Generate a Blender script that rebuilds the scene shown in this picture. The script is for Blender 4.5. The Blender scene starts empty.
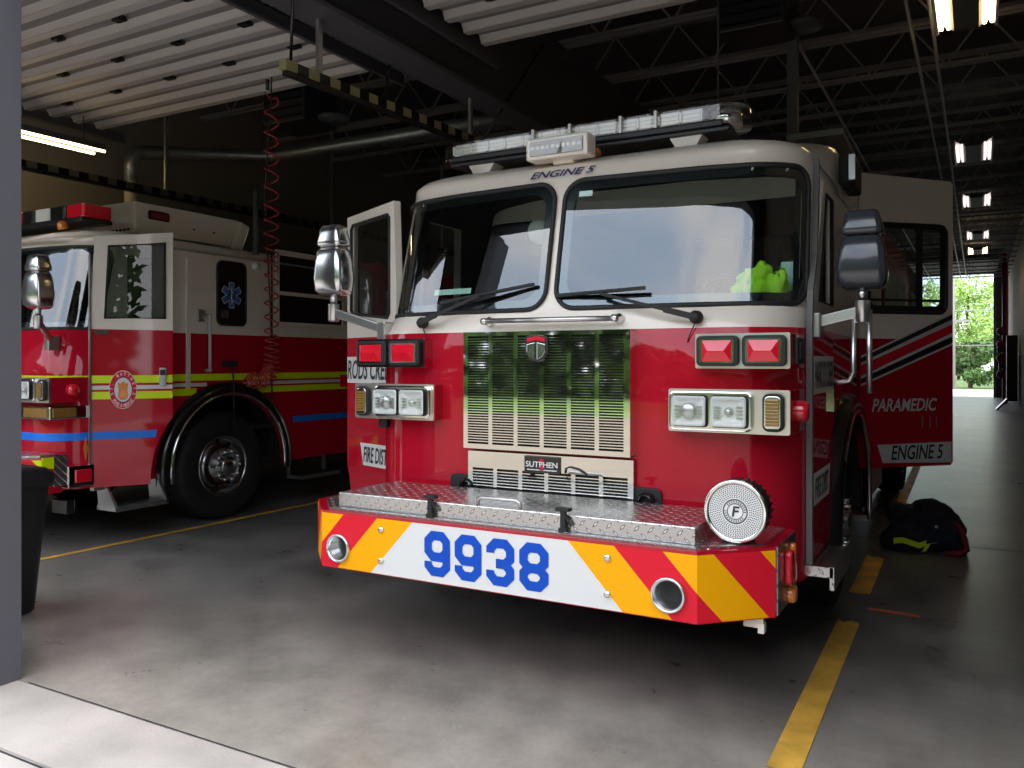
import bpy, bmesh, math, random
from mathutils import Vector, Matrix, noise
random.seed(7)
PI = math.pi
sc = bpy.context.scene
COL = sc.collection

# ------------------------------------------------------------------ materials
MATS = {}
def nodes_of(name):
    m = bpy.data.materials.new(name); m.use_nodes = True
    nt = m.node_tree
    return m, nt, nt.nodes['Principled BSDF']
def mat(name, color, rough=0.5, metal=0.0, spec=0.5, coat=0.0, emit=0.0, ecol=None, bump=0.0, bscale=40.0, var=0.0, vscale=3.0):
    m, nt, p = nodes_of(name)
    c = tuple(color) + (1.0,)
    p.inputs['Base Color'].default_value = c
    p.inputs['Roughness'].default_value = rough
    p.inputs['Metallic'].default_value = metal
    p.inputs['Specular IOR Level'].default_value = spec
    p.inputs['Coat Weight'].default_value = coat
    p.inputs['Coat Roughness'].default_value = 0.04
    if emit:
        p.inputs['Emission Color'].default_value = tuple(ecol or color) + (1.0,)
        p.inputs['Emission Strength'].default_value = emit
    tc = nt.nodes.new('ShaderNodeTexCoord')
    if var:
        n = nt.nodes.new('ShaderNodeTexNoise'); n.inputs['Scale'].default_value = vscale; n.inputs['Detail'].default_value = 6
        nt.links.new(tc.outputs['Object'], n.inputs['Vector'])
        r = nt.nodes.new('ShaderNodeValToRGB')
        r.color_ramp.elements[0].position = 0.3; r.color_ramp.elements[1].position = 0.7
        r.color_ramp.elements[0].color = tuple(max(0, x * (1 - var)) for x in color) + (1,)
        r.color_ramp.elements[1].color = tuple(min(1, x * (1 + var)) for x in color) + (1,)
        nt.links.new(n.outputs['Fac'], r.inputs['Fac']); nt.links.new(r.outputs['Color'], p.inputs['Base Color'])
    if bump:
        n2 = nt.nodes.new('ShaderNodeTexNoise'); n2.inputs['Scale'].default_value = bscale; n2.inputs['Detail'].default_value = 4
        nt.links.new(tc.outputs['Object'], n2.inputs['Vector'])
        b = nt.nodes.new('ShaderNodeBump'); b.inputs['Strength'].default_value = bump; b.inputs['Distance'].default_value = 0.02
        nt.links.new(n2.outputs['Fac'], b.inputs['Height']); nt.links.new(b.outputs['Normal'], p.inputs['Normal'])
    MATS[name] = m
    return m
def glass(name, tint, refl=(1, 1, 1), rough=0.0, f0=0.05, f1=1.0):
    m = bpy.data.materials.new(name); m.use_nodes = True
    nt = m.node_tree
    for n in list(nt.nodes): nt.nodes.remove(n)
    out = nt.nodes.new('ShaderNodeOutputMaterial')
    t = nt.nodes.new('ShaderNodeBsdfTransparent'); t.inputs['Color'].default_value = tuple(tint) + (1,)
    g = nt.nodes.new('ShaderNodeBsdfGlossy'); g.inputs['Color'].default_value = tuple(refl) + (1,); g.inputs['Roughness'].default_value = rough
    lw = nt.nodes.new('ShaderNodeLayerWeight'); lw.inputs['Blend'].default_value = 0.5
    pw = nt.nodes.new('ShaderNodeMath'); pw.operation = 'POWER'; pw.inputs[1].default_value = 4.0
    mr = nt.nodes.new('ShaderNodeMapRange'); mr.inputs['To Min'].default_value = f0; mr.inputs['To Max'].default_value = f1
    mx = nt.nodes.new('ShaderNodeMixShader')
    nt.links.new(lw.outputs['Facing'], pw.inputs[0]); nt.links.new(pw.outputs[0], mr.inputs['Value'])
    nt.links.new(mr.outputs['Result'], mx.inputs['Fac'])
    nt.links.new(t.outputs[0], mx.inputs[1]); nt.links.new(g.outputs[0], mx.inputs[2]); nt.links.new(mx.outputs[0], out.inputs['Surface'])
    MATS[name] = m
    return m
def tread_plate(name, color, scale=0.045, metal=0.95, rough=0.28):
    m, nt, p = nodes_of(name)
    p.inputs['Metallic'].default_value = metal; p.inputs['Roughness'].default_value = rough
    tc = nt.nodes.new('ShaderNodeTexCoord'); sep = nt.nodes.new('ShaderNodeSeparateXYZ')
    nt.links.new(tc.outputs['Object'], sep.inputs[0])
    def M(op, a, b=None):
        n = nt.nodes.new('ShaderNodeMath'); n.operation = op
        for i, x in enumerate((a, b)):
            if x is None: continue
            if isinstance(x, (int, float)): n.inputs[i].default_value = x
            else: nt.links.new(x, n.inputs[i])
        return n.outputs[0]
    yz = M('ADD', sep.outputs[1], sep.outputs[2])
    u = M('MULTIPLY', M('ADD', sep.outputs[0], yz), 0.7071 / scale)
    v = M('MULTIPLY', M('SUBTRACT', sep.outputs[0], yz), 0.7071 / scale)
    ck = M('GREATER_THAN', M('FRACT', M('MULTIPLY', M('ADD', M('FLOOR', u), M('FLOOR', v)), 0.5)), 0.25)
    fu = M('ABSOLUTE', M('SUBTRACT', M('FRACT', u), 0.5)); fv = M('ABSOLUTE', M('SUBTRACT', M('FRACT', v), 0.5))
    l1 = M('ADD', M('MULTIPLY', fu, 2.1), M('MULTIPLY', fv, 6.0)); l2 = M('ADD', M('MULTIPLY', fu, 6.0), M('MULTIPLY', fv, 2.1))
    a = M('ADD', M('MULTIPLY', l1, ck), M('MULTIPLY', l2, M('SUBTRACT', 1.0, ck)))
    h = nt.nodes.new('ShaderNodeMapRange'); nt.links.new(a, h.inputs['Value'])
    h.inputs['From Min'].default_value = 1.0; h.inputs['From Max'].default_value = 0.6
    b = nt.nodes.new('ShaderNodeBump'); b.inputs['Strength'].default_value = 1.0; b.inputs['Distance'].default_value = 0.006
    nt.links.new(h.outputs[0], b.inputs['Height']); nt.links.new(b.outputs[0], p.inputs['Normal'])
    mx = nt.nodes.new('ShaderNodeMix'); mx.data_type = 'RGBA'
    nt.links.new(h.outputs[0], mx.inputs[0])
    mx.inputs[6].default_value = tuple(x * 0.7 for x in color) + (1,); mx.inputs[7].default_value = tuple(color) + (1,)
    nt.links.new(mx.outputs[2], p.inputs['Base Color'])
    MATS[name] = m
    return m

mat('red_paint', (0.43, 0.007, 0.022), 0.25, spec=0.0, coat=0.85)
mat('white_paint', (0.78, 0.70, 0.61), 0.3, coat=0.6)
mat('black_paint', (0.008, 0.008, 0.009), 0.25, coat=0.5)
mat('black_rubber', (0.012, 0.012, 0.013), 0.6)
mat('tyre', (0.008, 0.008, 0.009), 0.7, bump=0.2, bscale=60)
mat('dark_plastic', (0.018, 0.018, 0.02), 0.45)
mat('cab_lining', (0.010, 0.011, 0.012), 0.8)
mat('grey_vinyl', (0.06, 0.065, 0.07), 0.6)
mat('seat_vinyl', (0.02, 0.022, 0.024), 0.7)
mat('fixture_white', (0.7, 0.7, 0.68), 0.4)
mat('trim_grey', (0.16, 0.155, 0.15), 0.6, spec=0.3)
mat('hatch_grey', (0.22, 0.22, 0.22), 0.6)
mat('satin_chrome', (0.74, 0.74, 0.74), 0.2, 1.0)
mat('rim_steel', (0.42, 0.42, 0.43), 0.22, 1.0)
mat('gunmetal', (0.035, 0.04, 0.05), 0.22, coat=0.6)
mat('conduit_grey', (0.4, 0.4, 0.4), 0.5)
mat('chrome', (0.86, 0.85, 0.83), 0.1, 1.0)
mat('polished_steel', (0.86, 0.84, 0.80), 0.035, 1.0)
mat('plate_steel', (0.84, 0.80, 0.74), 0.3, 1.0)
mat('brushed_steel', (0.62, 0.61, 0.6), 0.3, 1.0)
mat('aluminium', (0.6, 0.6, 0.6), 0.35, 0.9)
mat('dark_metal', (0.06, 0.06, 0.065), 0.4, 0.8)
mat('red_lens', (0.75, 0.01, 0.03), 0.12, coat=1.0)
mat('amber_lens', (0.27, 0.14, 0.03), 0.15, coat=1.0)
mat('orange_lens', (0.8, 0.22, 0.03), 0.2, coat=1.0)
mat('decal_white', (0.70, 0.69, 0.67), 0.5, spec=0.3)
mat('decal_yellow', (0.92, 0.40, 0.0), 0.5, spec=0.2)
mat('decal_red', (0.70, 0.010, 0.028), 0.5, spec=0.25)
mat('decal_blue', (0.0, 0.065, 0.46), 0.5, spec=0.3)
mat('ink_navy', (0.02, 0.03, 0.16), 0.4)
mat('ink_black', (0.012, 0.012, 0.018), 0.4)
mat('lime_decal', (0.66, 0.85, 0.0), 0.35)
mat('stripe_blue', (0.0, 0.17, 0.72), 0.35)
mat('silver_decal', (0.62, 0.62, 0.62), 0.35)
mat('gold', (0.65, 0.24, 0.05), 0.4, 0.3)
mat('lamp_white', (0.84, 0.84, 0.82), 0.25, 0.0, coat=0.6)
mat('sign_green', (0.55, 0.75, 0.66), 0.5)
mat('lime_cloth', (0.48, 0.92, 0.03), 0.75, bump=0.5, bscale=25)
mat('yellow_cloth', (0.85, 0.85, 0.05), 0.6)
mat('navy_cloth', (0.010, 0.013, 0.028), 0.85, bump=0.6, bscale=30)
mat('red_cloth', (0.22, 0.01, 0.025), 0.8)
mat('star_blue', (0.03, 0.14, 0.42), 0.4)
mat('bin_plastic', (0.010, 0.011, 0.013), 0.45)
mat('red_hose', (0.42, 0.03, 0.035), 0.35)
mat('black_cable', (0.012, 0.012, 0.012), 0.5)
mat('ceiling_paint', (0.10, 0.10, 0.105), 0.8)
mat('steel_dark', (0.09, 0.09, 0.10), 0.6)
mat('joist_paint', (0.26, 0.25, 0.25), 0.6)
mat('post_paint', (0.10, 0.115, 0.14), 0.5, var=0.25, vscale=6, bump=0.1)
mat('door_panel', (0.24, 0.225, 0.215), 0.5)
mat('door_rib', (0.50, 0.47, 0.44), 0.45)
mat('duct_metal', (0.32, 0.34, 0.34), 0.4, 0.8)
mat('hose_tan', (0.45, 0.40, 0.30), 0.7)
mat('rail_yellow', (0.36, 0.32, 0.15), 0.6)
mat('rail_shaded', (0.10, 0.095, 0.06), 0.7)  # rail yellow darkened for the gloom along the left wall, shade painted into colour
mat('line_yellow', (0.74, 0.42, 0.06), 0.6, var=0.3, vscale=5)
mat('tape_orange', (0.75, 0.2, 0.1), 0.6)
mat('block_wall', (0.22, 0.20, 0.16), 0.8, bump=0.3)
mat('wall_dark', (0.06, 0.06, 0.062), 0.8)
mat('wall_beige', (0.42, 0.38, 0.33), 0.8)
mat('pipe_red', (0.30, 0.02, 0.03), 0.4)
mat('tube_lit', (1.0, 0.78, 0.45), 0.5, emit=4.5, ecol=(1.0, 0.70, 0.34))
mat('tube_far', (1.0, 0.9, 0.9), 0.5, emit=0.45, ecol=(1.0, 0.86, 0.82))
mat('bark', (0.12, 0.09, 0.06), 0.9)
mat('leaf', (0.36, 0.52, 0.13), 0.6, var=0.5, vscale=0.7)
mat('leaf_dark', (0.10, 0.19, 0.045), 0.7, var=0.5, vscale=0.5)
mat('leaf_line', (0.07, 0.125, 0.03), 0.7, var=0.6, vscale=0.35)
mat('pole_wood', (0.35, 0.33, 0.30), 0.8)
mat('grass', (0.15, 0.22, 0.06), 0.9, var=0.4, vscale=1.0)
glass('windshield_glass', (0.76, 0.86, 0.83), f0=0.12)
glass('door_glass', (0.45, 0.5, 0.5), f0=0.05)
glass('privacy_glass', (0.05, 0.055, 0.06), f0=0.05)
glass('clear_lens', (0.95, 0.96, 0.96), f0=0.05)
tread_plate('tread_plate', (0.80, 0.78, 0.76), rough=0.27)
tread_plate('tread_dark', (0.35, 0.35, 0.36))

def floor_material():
    m, nt, p = nodes_of('concrete_floor')
    tc = nt.nodes.new('ShaderNodeTexCoord')
    def N(scale, detail=8, rough=0.6):
        n = nt.nodes.new('ShaderNodeTexNoise'); n.inputs['Scale'].default_value = scale
        n.inputs['Detail'].default_value = detail; n.inputs['Roughness'].default_value = rough
        nt.links.new(tc.outputs['Object'], n.inputs['Vector']); return n
    a, b, c = N(0.9), N(3.5, 10, 0.7), N(30, 4)
    r1 = nt.nodes.new('ShaderNodeValToRGB'); e = r1.color_ramp.elements
    e[0].position, e[0].color = 0.38, (0.075, 0.072, 0.068, 1); e[1].position, e[1].color = 0.62, (0.22, 0.21, 0.195, 1)
    mxv = nt.nodes.new('ShaderNodeMix'); mxv.inputs[0].default_value = 0.5
    nt.links.new(a.outputs['Fac'], mxv.inputs[2]); nt.links.new(b.outputs['Fac'], mxv.inputs[3])
    nt.links.new(mxv.outputs[0], r1.inputs['Fac'])
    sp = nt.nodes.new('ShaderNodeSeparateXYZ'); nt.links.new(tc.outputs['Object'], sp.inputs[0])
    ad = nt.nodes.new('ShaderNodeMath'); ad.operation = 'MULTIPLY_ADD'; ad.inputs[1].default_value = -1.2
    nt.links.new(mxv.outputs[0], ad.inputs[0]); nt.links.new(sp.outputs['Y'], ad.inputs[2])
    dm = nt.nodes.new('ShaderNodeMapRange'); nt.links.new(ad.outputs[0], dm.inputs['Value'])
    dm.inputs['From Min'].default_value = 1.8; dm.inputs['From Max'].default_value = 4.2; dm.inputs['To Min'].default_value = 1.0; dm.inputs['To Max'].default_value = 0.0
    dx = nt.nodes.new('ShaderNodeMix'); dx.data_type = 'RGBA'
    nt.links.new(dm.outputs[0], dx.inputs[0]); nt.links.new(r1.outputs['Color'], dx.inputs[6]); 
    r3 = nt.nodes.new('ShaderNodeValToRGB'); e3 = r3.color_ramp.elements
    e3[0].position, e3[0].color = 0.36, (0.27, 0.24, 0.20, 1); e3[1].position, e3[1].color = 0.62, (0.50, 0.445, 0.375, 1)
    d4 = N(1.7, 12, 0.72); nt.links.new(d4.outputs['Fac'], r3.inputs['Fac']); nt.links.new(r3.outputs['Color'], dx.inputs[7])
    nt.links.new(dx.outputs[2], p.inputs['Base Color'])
    r2 = nt.nodes.new('ShaderNodeMapRange'); r2.inputs['From Min'].default_value = 0.3; r2.inputs['From Max'].default_value = 0.7
    r2.inputs['To Min'].default_value = 0.26; r2.inputs['To Max'].default_value = 0.36; p.inputs['Specular IOR Level'].default_value = 0.9
    nt.links.new(b.outputs['Fac'], r2.inputs['Value']); nt.links.new(r2.outputs[0], p.inputs['Roughness'])
    bp = nt.nodes.new('ShaderNodeBump'); bp.inputs['Strength'].default_value = 0.15; bp.inputs['Distance'].default_value = 0.01
    nt.links.new(c.outputs['Fac'], bp.inputs['Height']); nt.links.new(bp.outputs[0], p.inputs['Normal'])
    MATS['concrete_floor'] = m
floor_material()
mat('lot_paving', (0.24, 0.195, 0.14), 0.8, var=0.1, vscale=1.0)
mat('concrete_apron', (0.52, 0.455, 0.405), 0.75, var=0.18, vscale=2.5, bump=0.15, bscale=60)

# ------------------------------------------------------------------ mesh helpers
class MB:
    def __init__(s, tf=None):
        s.v = []; s.f = []; s.mi = []; s.sm = []; s.tf = tf
    def add(s, vs, fs, mi=0, smooth=False):
        o = len(s.v)
        s.v += [tuple(s.tf(v)) if s.tf else tuple(v) for v in vs]
        for f in fs:
            s.f.append([i + o for i in f]); s.mi.append(mi); s.sm.append(smooth)
        return s
    def bx(s, x0, x1, y0, y1, z0, z1, mi=0):
        return s.add([(x0, y0, z0), (x1, y0, z0), (x1, y1, z0), (x0, y1, z0), (x0, y0, z1), (x1, y0, z1), (x1, y1, z1), (x0, y1, z1)],
                     [(0, 3, 2, 1), (4, 5, 6, 7), (0, 1, 5, 4), (1, 2, 6, 5), (2, 3, 7, 6), (3, 0, 4, 7)], mi)
    def obox(s, c, ax, ay, az, mi=0):      # oriented box by half-axis vectors
        c, ax, ay, az = map(Vector, (c, ax, ay, az))
        vs = [c + i * ax + j * ay + k * az for k in (-1, 1) for i, j in ((-1, -1), (1, -1), (1, 1), (-1, 1))]
        return s.add(vs, [(0, 3, 2, 1), (4, 5, 6, 7), (0, 1, 5, 4), (1, 2, 6, 5), (2, 3, 7, 6), (3, 0, 4, 7)], mi)
    def bar(s, p0, p1, w, h, mi=0, up=(0, 0, 1)):
        p0, p1 = Vector(p0), Vector(p1); d = (p1 - p0); L = d.length; d = d / L
        upv = Vector(up)
        if abs(d.dot(upv)) > 0.99: upv = Vector((1, 0, 0))
        a = d.cross(upv).normalized(); b = a.cross(d)
        return s.obox((p0 + p1) / 2, a * w / 2, d * L / 2, b * h / 2, mi)
    def tube(s, pts, r, n=10, mi=0, caps=True, closed=False, smooth=True):
        pts = [Vector(p) for p in pts]; m = len(pts)
        rs = r if isinstance(r, (list, tuple)) else [r] * m
        prev = None; vs = []
        for i, p in enumerate(pts):
            a = pts[i - 1] if (i > 0 or closed) else p
            b = pts[(i + 1) % m] if (i < m - 1 or closed) else p
            t = (b - a).normalized()
            if prev is None:
                u = Vector((0, 0, 1)) if abs(t.z) < 0.9 else Vector((1, 0, 0))
                u = (u - t * u.dot(t)).normalized()
            else:
                u = prev - t * prev.dot(t)
                u = u.normalized() if u.length > 1e-6 else t.orthogonal().normalized()
            prev = u; w = t.cross(u)
            vs += [p + (u * math.cos(2 * PI * k / n) + w * math.sin(2 * PI * k / n)) * rs[i] for k in range(n)]
        fs = []
        for i in range(m if closed else m - 1):
            j = (i + 1) % m
            for k in range(n):
                fs.append((i * n + k, i * n + (k + 1) % n, j * n + (k + 1) % n, j * n + k))
        s.add(vs, fs, mi, smooth)
        if caps and not closed:
            s.add(vs[:n], [tuple(range(n - 1, -1, -1))], mi); s.add(vs[-n:], [tuple(range(n))], mi)
        return s
    def lathe(s, prof, origin, axis, n=32, mi=0, smooth=True, mis=None):
        o = Vector(origin); ax = Vector(axis).normalized(); u = ax.orthogonal().normalized(); w = ax.cross(u)
        m = len(prof); vs = []
        for r, h in prof:
            vs += [o + ax * h + (u * math.cos(2 * PI * k / n) + w * math.sin(2 * PI * k / n)) * r for k in range(n)]
        for i in range(m - 1):
            a, b = prof[i], prof[i + 1]
            fs = [(k, (k + 1) % n, n + (k + 1) % n, n + k) for k in range(n)]
            s.add(vs[i * n:(i + 2) * n], fs, mis[i] if mis else mi, smooth)
        return s
    def disc(s, origin, axis, r, n=32, mi=0):
        o = Vector(origin); ax = Vector(axis).normalized(); u = ax.orthogonal().normalized(); w = ax.cross(u)
        return s.add([o + (u * math.cos(2 * PI * k / n) + w * math.sin(2 * PI * k / n)) * r for k in range(n)], [tuple(range(n))], mi)
    def ring(s, origin, axis, r0, r1, n=40, mi=0):
        return s.lathe([(r0, 0), (r1, 0)], origin, axis, n, mi, False)
    def prism(s, poly, o, u, v, d, mi=0, mside=None, smooth_side=False):
        o, u, v, d = map(Vector, (o, u, v, d))
        a = [o + u * p[0] + v * p[1] for p in poly]; b = [p + d for p in a]; n = len(a)
        s.add(a, [tuple(range(n))], mi); s.add(b, [tuple(range(n - 1, -1, -1))], mi)
        s.add(a + b, [(i, (i + 1) % n, n + (i + 1) % n, n + i) for i in range(n)], mi if mside is None else mside, smooth_side)
        return s
    def loft(s, rings, mi=0, smooth=True, caps=(True, True)):
        n = len(rings[0]); vs = [p for r in rings for p in r]; fs = []
        for i in range(len(rings) - 1):
            for k in range(n):
                fs.append((i * n + k, i * n + (k + 1) % n, (i + 1) * n + (k + 1) % n, (i + 1) * n + k))
        s.add(vs, fs, mi, smooth)
        if caps[0]: s.add(rings[0], [tuple(range(n - 1, -1, -1))], mi)
        if caps[1]: s.add(rings[-1], [tuple(range(n))], mi)
        return s
    def build(s, name, mats, parent=None, bevel=0, recalc=True, merge=True):
        me = bpy.data.meshes.new(name)
        me.from_pydata([tuple(v) for v in s.v], [], s.f)
        if isinstance(mats, str): mats = [mats]
        for m in list(mats): me.materials.append(MATS[m])
        for i, p in enumerate(me.polygons):
            p.material_index = s.mi[i]; p.use_smooth = s.sm[i]
        if recalc:
            bm = bmesh.new(); bm.from_mesh(me)
            if merge: bmesh.ops.remove_doubles(bm, verts=bm.verts, dist=1e-5)
            bmesh.ops.recalc_face_normals(bm, faces=bm.faces)
            bm.to_mesh(me); bm.free()
        me.update()
        o = bpy.data.objects.new(name, me); COL.objects.link(o)
        if parent: o.parent = parent
        if bevel:
            b = o.modifiers.new('edge', 'BEVEL'); b.width = bevel; b.segments = 2; b.limit_method = 'ANGLE'; b.angle_limit = math.radians(50)
        return o
def cut(objs, cutter):
    for o in objs:
        m = o.modifiers.new('cut', 'BOOLEAN'); m.operation = 'DIFFERENCE'; m.object = cutter; m.solver = 'EXACT'
        bev = [x for x in o.modifiers if x.type == 'BEVEL']
        for b in bev: o.modifiers.remove(b)
        dg = bpy.context.evaluated_depsgraph_get(); dg.update()
        me = bpy.data.meshes.new_from_object(o.evaluated_get(dg)); old = o.data; nm = old.name
        o.modifiers.clear(); o.data = me; bpy.data.meshes.remove(old); me.name = nm
    me = cutter.data; bpy.data.objects.remove(cutter); bpy.data.meshes.remove(me)
def rrect(w, h, r, n=5, cx=0, cy=0):
    pts = []
    for sx, sy, a0 in ((1, 1, 0), (-1, 1, 90), (-1, -1, 180), (1, -1, 270)):
        for k in range(n + 1):
            a = math.radians(a0 + 90 * k / n)
            pts.append((cx + sx * (w / 2 - r) + r * math.cos(a), cy + sy * (h / 2 - r) + r * math.sin(a)))
    return pts
def props(o, label=None, cat=None, group=None, kind=None):
    if label: o['label'] = label
    if cat: o['category'] = cat
    if group: o['group'] = group
    if kind: o['kind'] = kind
    return o
def thing(name, label, cat, loc=(0, 0, 0), group=None, rotz=0):
    o = bpy.data.objects.new(name, None); o.empty_display_size = 0.2; COL.objects.link(o)
    o.location = loc; o.rotation_euler = (0, 0, rotz)
    return props(o, label, cat, group)
def plate(outer, holes, mapf, thick_n, name, mats, parent, split=None, bevel=0):
    """flat panel (s,z) polygon with holes, given thickness along thick_n; split = z of the two-tone line: material 0 above, 1 below"""
    bm = bmesh.new()
    loops = [outer] + holes; edges = []; vl = []
    for lp in loops:
        vs = [bm.verts.new((p[0], p[1], 0)) for p in lp]
        vl.append(vs)
        edges += [bm.edges.new((vs[i], vs[(i + 1) % len(vs)])) for i in range(len(vs))]
    bmesh.ops.triangle_fill(bm, use_beauty=True, use_dissolve=False, edges=edges)
    if split is not None:
        bmesh.ops.bisect_plane(bm, geom=bm.verts[:] + bm.edges[:] + bm.faces[:], plane_co=(0, split, 0), plane_no=(0, 1, 0))
    for f in bm.faces:
        f.material_index = 0 if (split is None or f.calc_center_median().y > split) else 1
    bmesh.ops.recalc_face_normals(bm, faces=bm.faces)
    r = bmesh.ops.extrude_face_region(bm, geom=bm.faces[:], use_keep_orig=True)
    for g in r['geom']:
        if isinstance(g, bmesh.types.BMVert): g.co.z = 1
    n = Vector(thick_n)
    for v in bm.verts:
        v.co = Vector(mapf(v.co.x, v.co.y)) + n * v.co.z
    bmesh.ops.recalc_face_normals(bm, faces=bm.faces)
    me = bpy.data.meshes.new(name); bm.to_mesh(me); bm.free()
    for m in ([mats] if isinstance(mats, str) else mats): me.materials.append(MATS[m])
    o = bpy.data.objects.new(name, me); COL.objects.link(o); o.parent = parent
    return o
def text(name, body, o, u, v, width, height, m, parent, shear=0.0, thick=0.001, label=None, bold=0.0, center=False):
    """lettering lying on the plane spanned by u (reading direction) and v (up), fitted to width x height"""
    cu = bpy.data.curves.new(name, 'FONT'); cu.body = body; cu.size = 1.0; cu.shear = shear; cu.offset = max(bold, 0.018)
    cu.resolution_u = 3
    ob = bpy.data.objects.new(name, cu); COL.objects.link(ob)
    dg = bpy.context.evaluated_depsgraph_get()
    me = bpy.data.meshes.new_from_object(ob.evaluated_get(dg))
    COL.objects.unlink(ob); bpy.data.objects.remove(ob); bpy.data.curves.remove(cu)
    xs = [q.co.x for q in me.vertices]; ys = [q.co.y for q in me.vertices]
    x0, x1, y0, y1 = min(xs), max(xs), min(ys), max(ys)
    o, u, v = Vector(o), Vector(u).normalized(), Vector(v).normalized(); n = u.cross(v)
    sx, sy = width / (x1 - x0), height / (y1 - y0)
    for q in me.vertices:
        q.co = o + u * ((q.co.x - x0) * sx) + v * ((q.co.y - y0) * sy) + n * thick
    me.materials.clear(); me.materials.append(MATS[m]); me.name = name
    me.update()
    t = bpy.data.objects.new(name, me); COL.objects.link(t); t.parent = parent
    if label: t['label'] = label
    return t
def interp(tab, z):
    if z <= tab[0][0]: return tab[0][1]
    for (a, va), (b, vb) in zip(tab, tab[1:]):
        if z <= b: return va + (vb - va) * (z - a) / (b - a)
    return tab[-1][1]

# ------------------------------------------------------------------ camera, world
YAW = math.radians(29.3); EYE = 1.55
cam = bpy.data.cameras.new('camera'); cam.sensor_width = 36; cam.lens = 830 / 1024 * 36; cam.shift_y = -22 / 1024
cam.clip_start = 0.05; cam.clip_end = 400
co = bpy.data.objects.new('camera', cam); COL.objects.link(co)
co.location = (0, 0, EYE); co.rotation_euler = (PI / 2, 0, YAW)
sc.camera = co
w = bpy.data.worlds.new('overcast_sky'); sc.world = w; w.use_nodes = True
nt = w.node_tree; bg = nt.nodes['Background']
tc = nt.nodes.new('ShaderNodeTexCoord')
mp = nt.nodes.new('ShaderNodeMapping'); mp.inputs['Scale'].default_value = (1.0, 1.0, 2.0)
nz = nt.nodes.new('ShaderNodeTexNoise'); nz.inputs['Scale'].default_value = 3.0; nz.inputs['Detail'].default_value = 7; nz.inputs['Roughness'].default_value = 0.55
rp = nt.nodes.new('ShaderNodeValToRGB'); e = rp.color_ramp.elements
e[0].position, e[0].color = 0.36, (0.52, 0.65, 0.84, 1); e[1].position, e[1].color = 0.66, (1.0, 0.97, 0.95, 1)
nt.links.new(tc.outputs['Generated'], mp.inputs[0]); nt.links.new(mp.outputs[0], nz.inputs['Vector'])
nt.links.new(nz.outputs['Fac'], rp.inputs['Fac']); nt.links.new(rp.outputs['Color'], bg.inputs['Color'])
sx_ = nt.nodes.new('ShaderNodeSeparateXYZ'); nt.links.new(tc.outputs['Generated'], sx_.inputs[0])
ov = nt.nodes.new('ShaderNodeMapRange'); nt.links.new(sx_.outputs['Z'], ov.inputs['Value'])       # overcast sky: zenith brighter than horizon
ov.inputs['From Min'].default_value = 0.0; ov.inputs['From Max'].default_value = 1.0
ov.inputs['To Min'].default_value = 1.2; ov.inputs['To Max'].default_value = 1.7
nt.links.new(ov.outputs[0], bg.inputs['Strength'])
vs = sc.view_settings; sc.display_settings.display_device = 'sRGB'
vs.view_transform = 'Standard'; vs.look = 'None'; vs.gamma = 1; vs.use_curve_mapping = False; vs.exposure = 1.42

# ------------------------------------------------------------------ building
YF, YB = 2.35, 42.0            # front wall line, back wall
XL, XR = -10.2, 1.15
ZD = 5.9                        # roof deck
def struct(mb, name, mats, label=None, cat=None, group=None, bevel=0):
    return props(mb.build(name, mats, None, bevel), label, cat, group, 'structure')
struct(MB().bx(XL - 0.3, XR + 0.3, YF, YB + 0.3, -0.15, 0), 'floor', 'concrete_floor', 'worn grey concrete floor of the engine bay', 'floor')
a = MB().bx(-30, 25, 1.905, YF - 0.004, -0.15, 0).bx(-30, 25, -2, 1.88, -0.15, 0)
struct(a, 'floor_apron', 'concrete_apron', 'pale concrete apron outside the bay door', 'pavement')
struct(MB().bx(-40, 40, -14, -2, -0.15, -0.001), 'floor_lot', 'lot_paving', 'tan paved lot in front of the bays', 'pavement')
struct(MB().bx(-30, 25, -2, YF, -0.3, -0.012), 'floor_apron_joint', 'dark_metal', 'dark joint along the concrete threshold of the bay door', 'joint')
struct(MB().bx(-70, 70, -40, -14, -0.3, -0.02), 'land_lawn', 'grass', 'strip of grass across the lot in front of the bays', 'lawn')
struct(MB().bx(-40, 40, YB + 12, 130, -0.3, -0.02), 'land_grass', 'grass', 'strip of grass outside beyond the paving', 'lawn')
struct(MB().bx(-25, 25, YB + 0.3, YB + 12, -0.2, -0.01), 'floor_rear_apron', 'concrete_apron', 'pale paving outside the far open doorway', 'pavement')
struct(MB().bx(XL - 0.3, XR + 0.3, YF - 0.3, YB + 0.3, ZD, ZD + 0.3), 'ceiling', 'ceiling_paint', 'black painted roof deck over the bays', 'ceiling')
struct(MB().bx(XL - 0.3, XL, YF - 0.3, YB + 0.3, 0, ZD), 'wall_left', 'block_wall', 'beige block wall behind the left fire engine', 'wall')
wr = MB().bx(XR, XR + 0.3, YF - 0.3, YB + 0.3, 1.75, ZD, 0).bx(XR, XR + 0.3, YF - 0.3, YB + 0.3, 0, 1.75, 1)
struct(wr, 'wall_right', ['wall_beige', 'wall_dark'], 'beige wall with dark lower half along the right bay', 'wall')
BX0, BX1, BZ = -4.1, 0.72, 5.5
wb = MB().bx(XL, BX0, YB, YB + 0.3, 0, ZD).bx(BX1, XR, YB, YB + 0.3, 0, ZD).bx(BX0, BX1, YB, YB + 0.3, BZ, ZD)
struct(wb, 'wall_back', 'wall_dark', 'dark far wall around the open rear doorway', 'wall')
struct(MB().bx(BX0, BX0 + 0.1, YB - 0.15, YB, 0, BZ).bx(BX1 - 0.12, BX1, YB - 0.15, YB, 0, BZ).bx(BX0, BX1, YB - 0.15, YB, BZ - 0.1, BZ),
       'trim_1', 'steel_dark', 'black steel frame of the far rear doorway', 'door frame')
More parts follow.
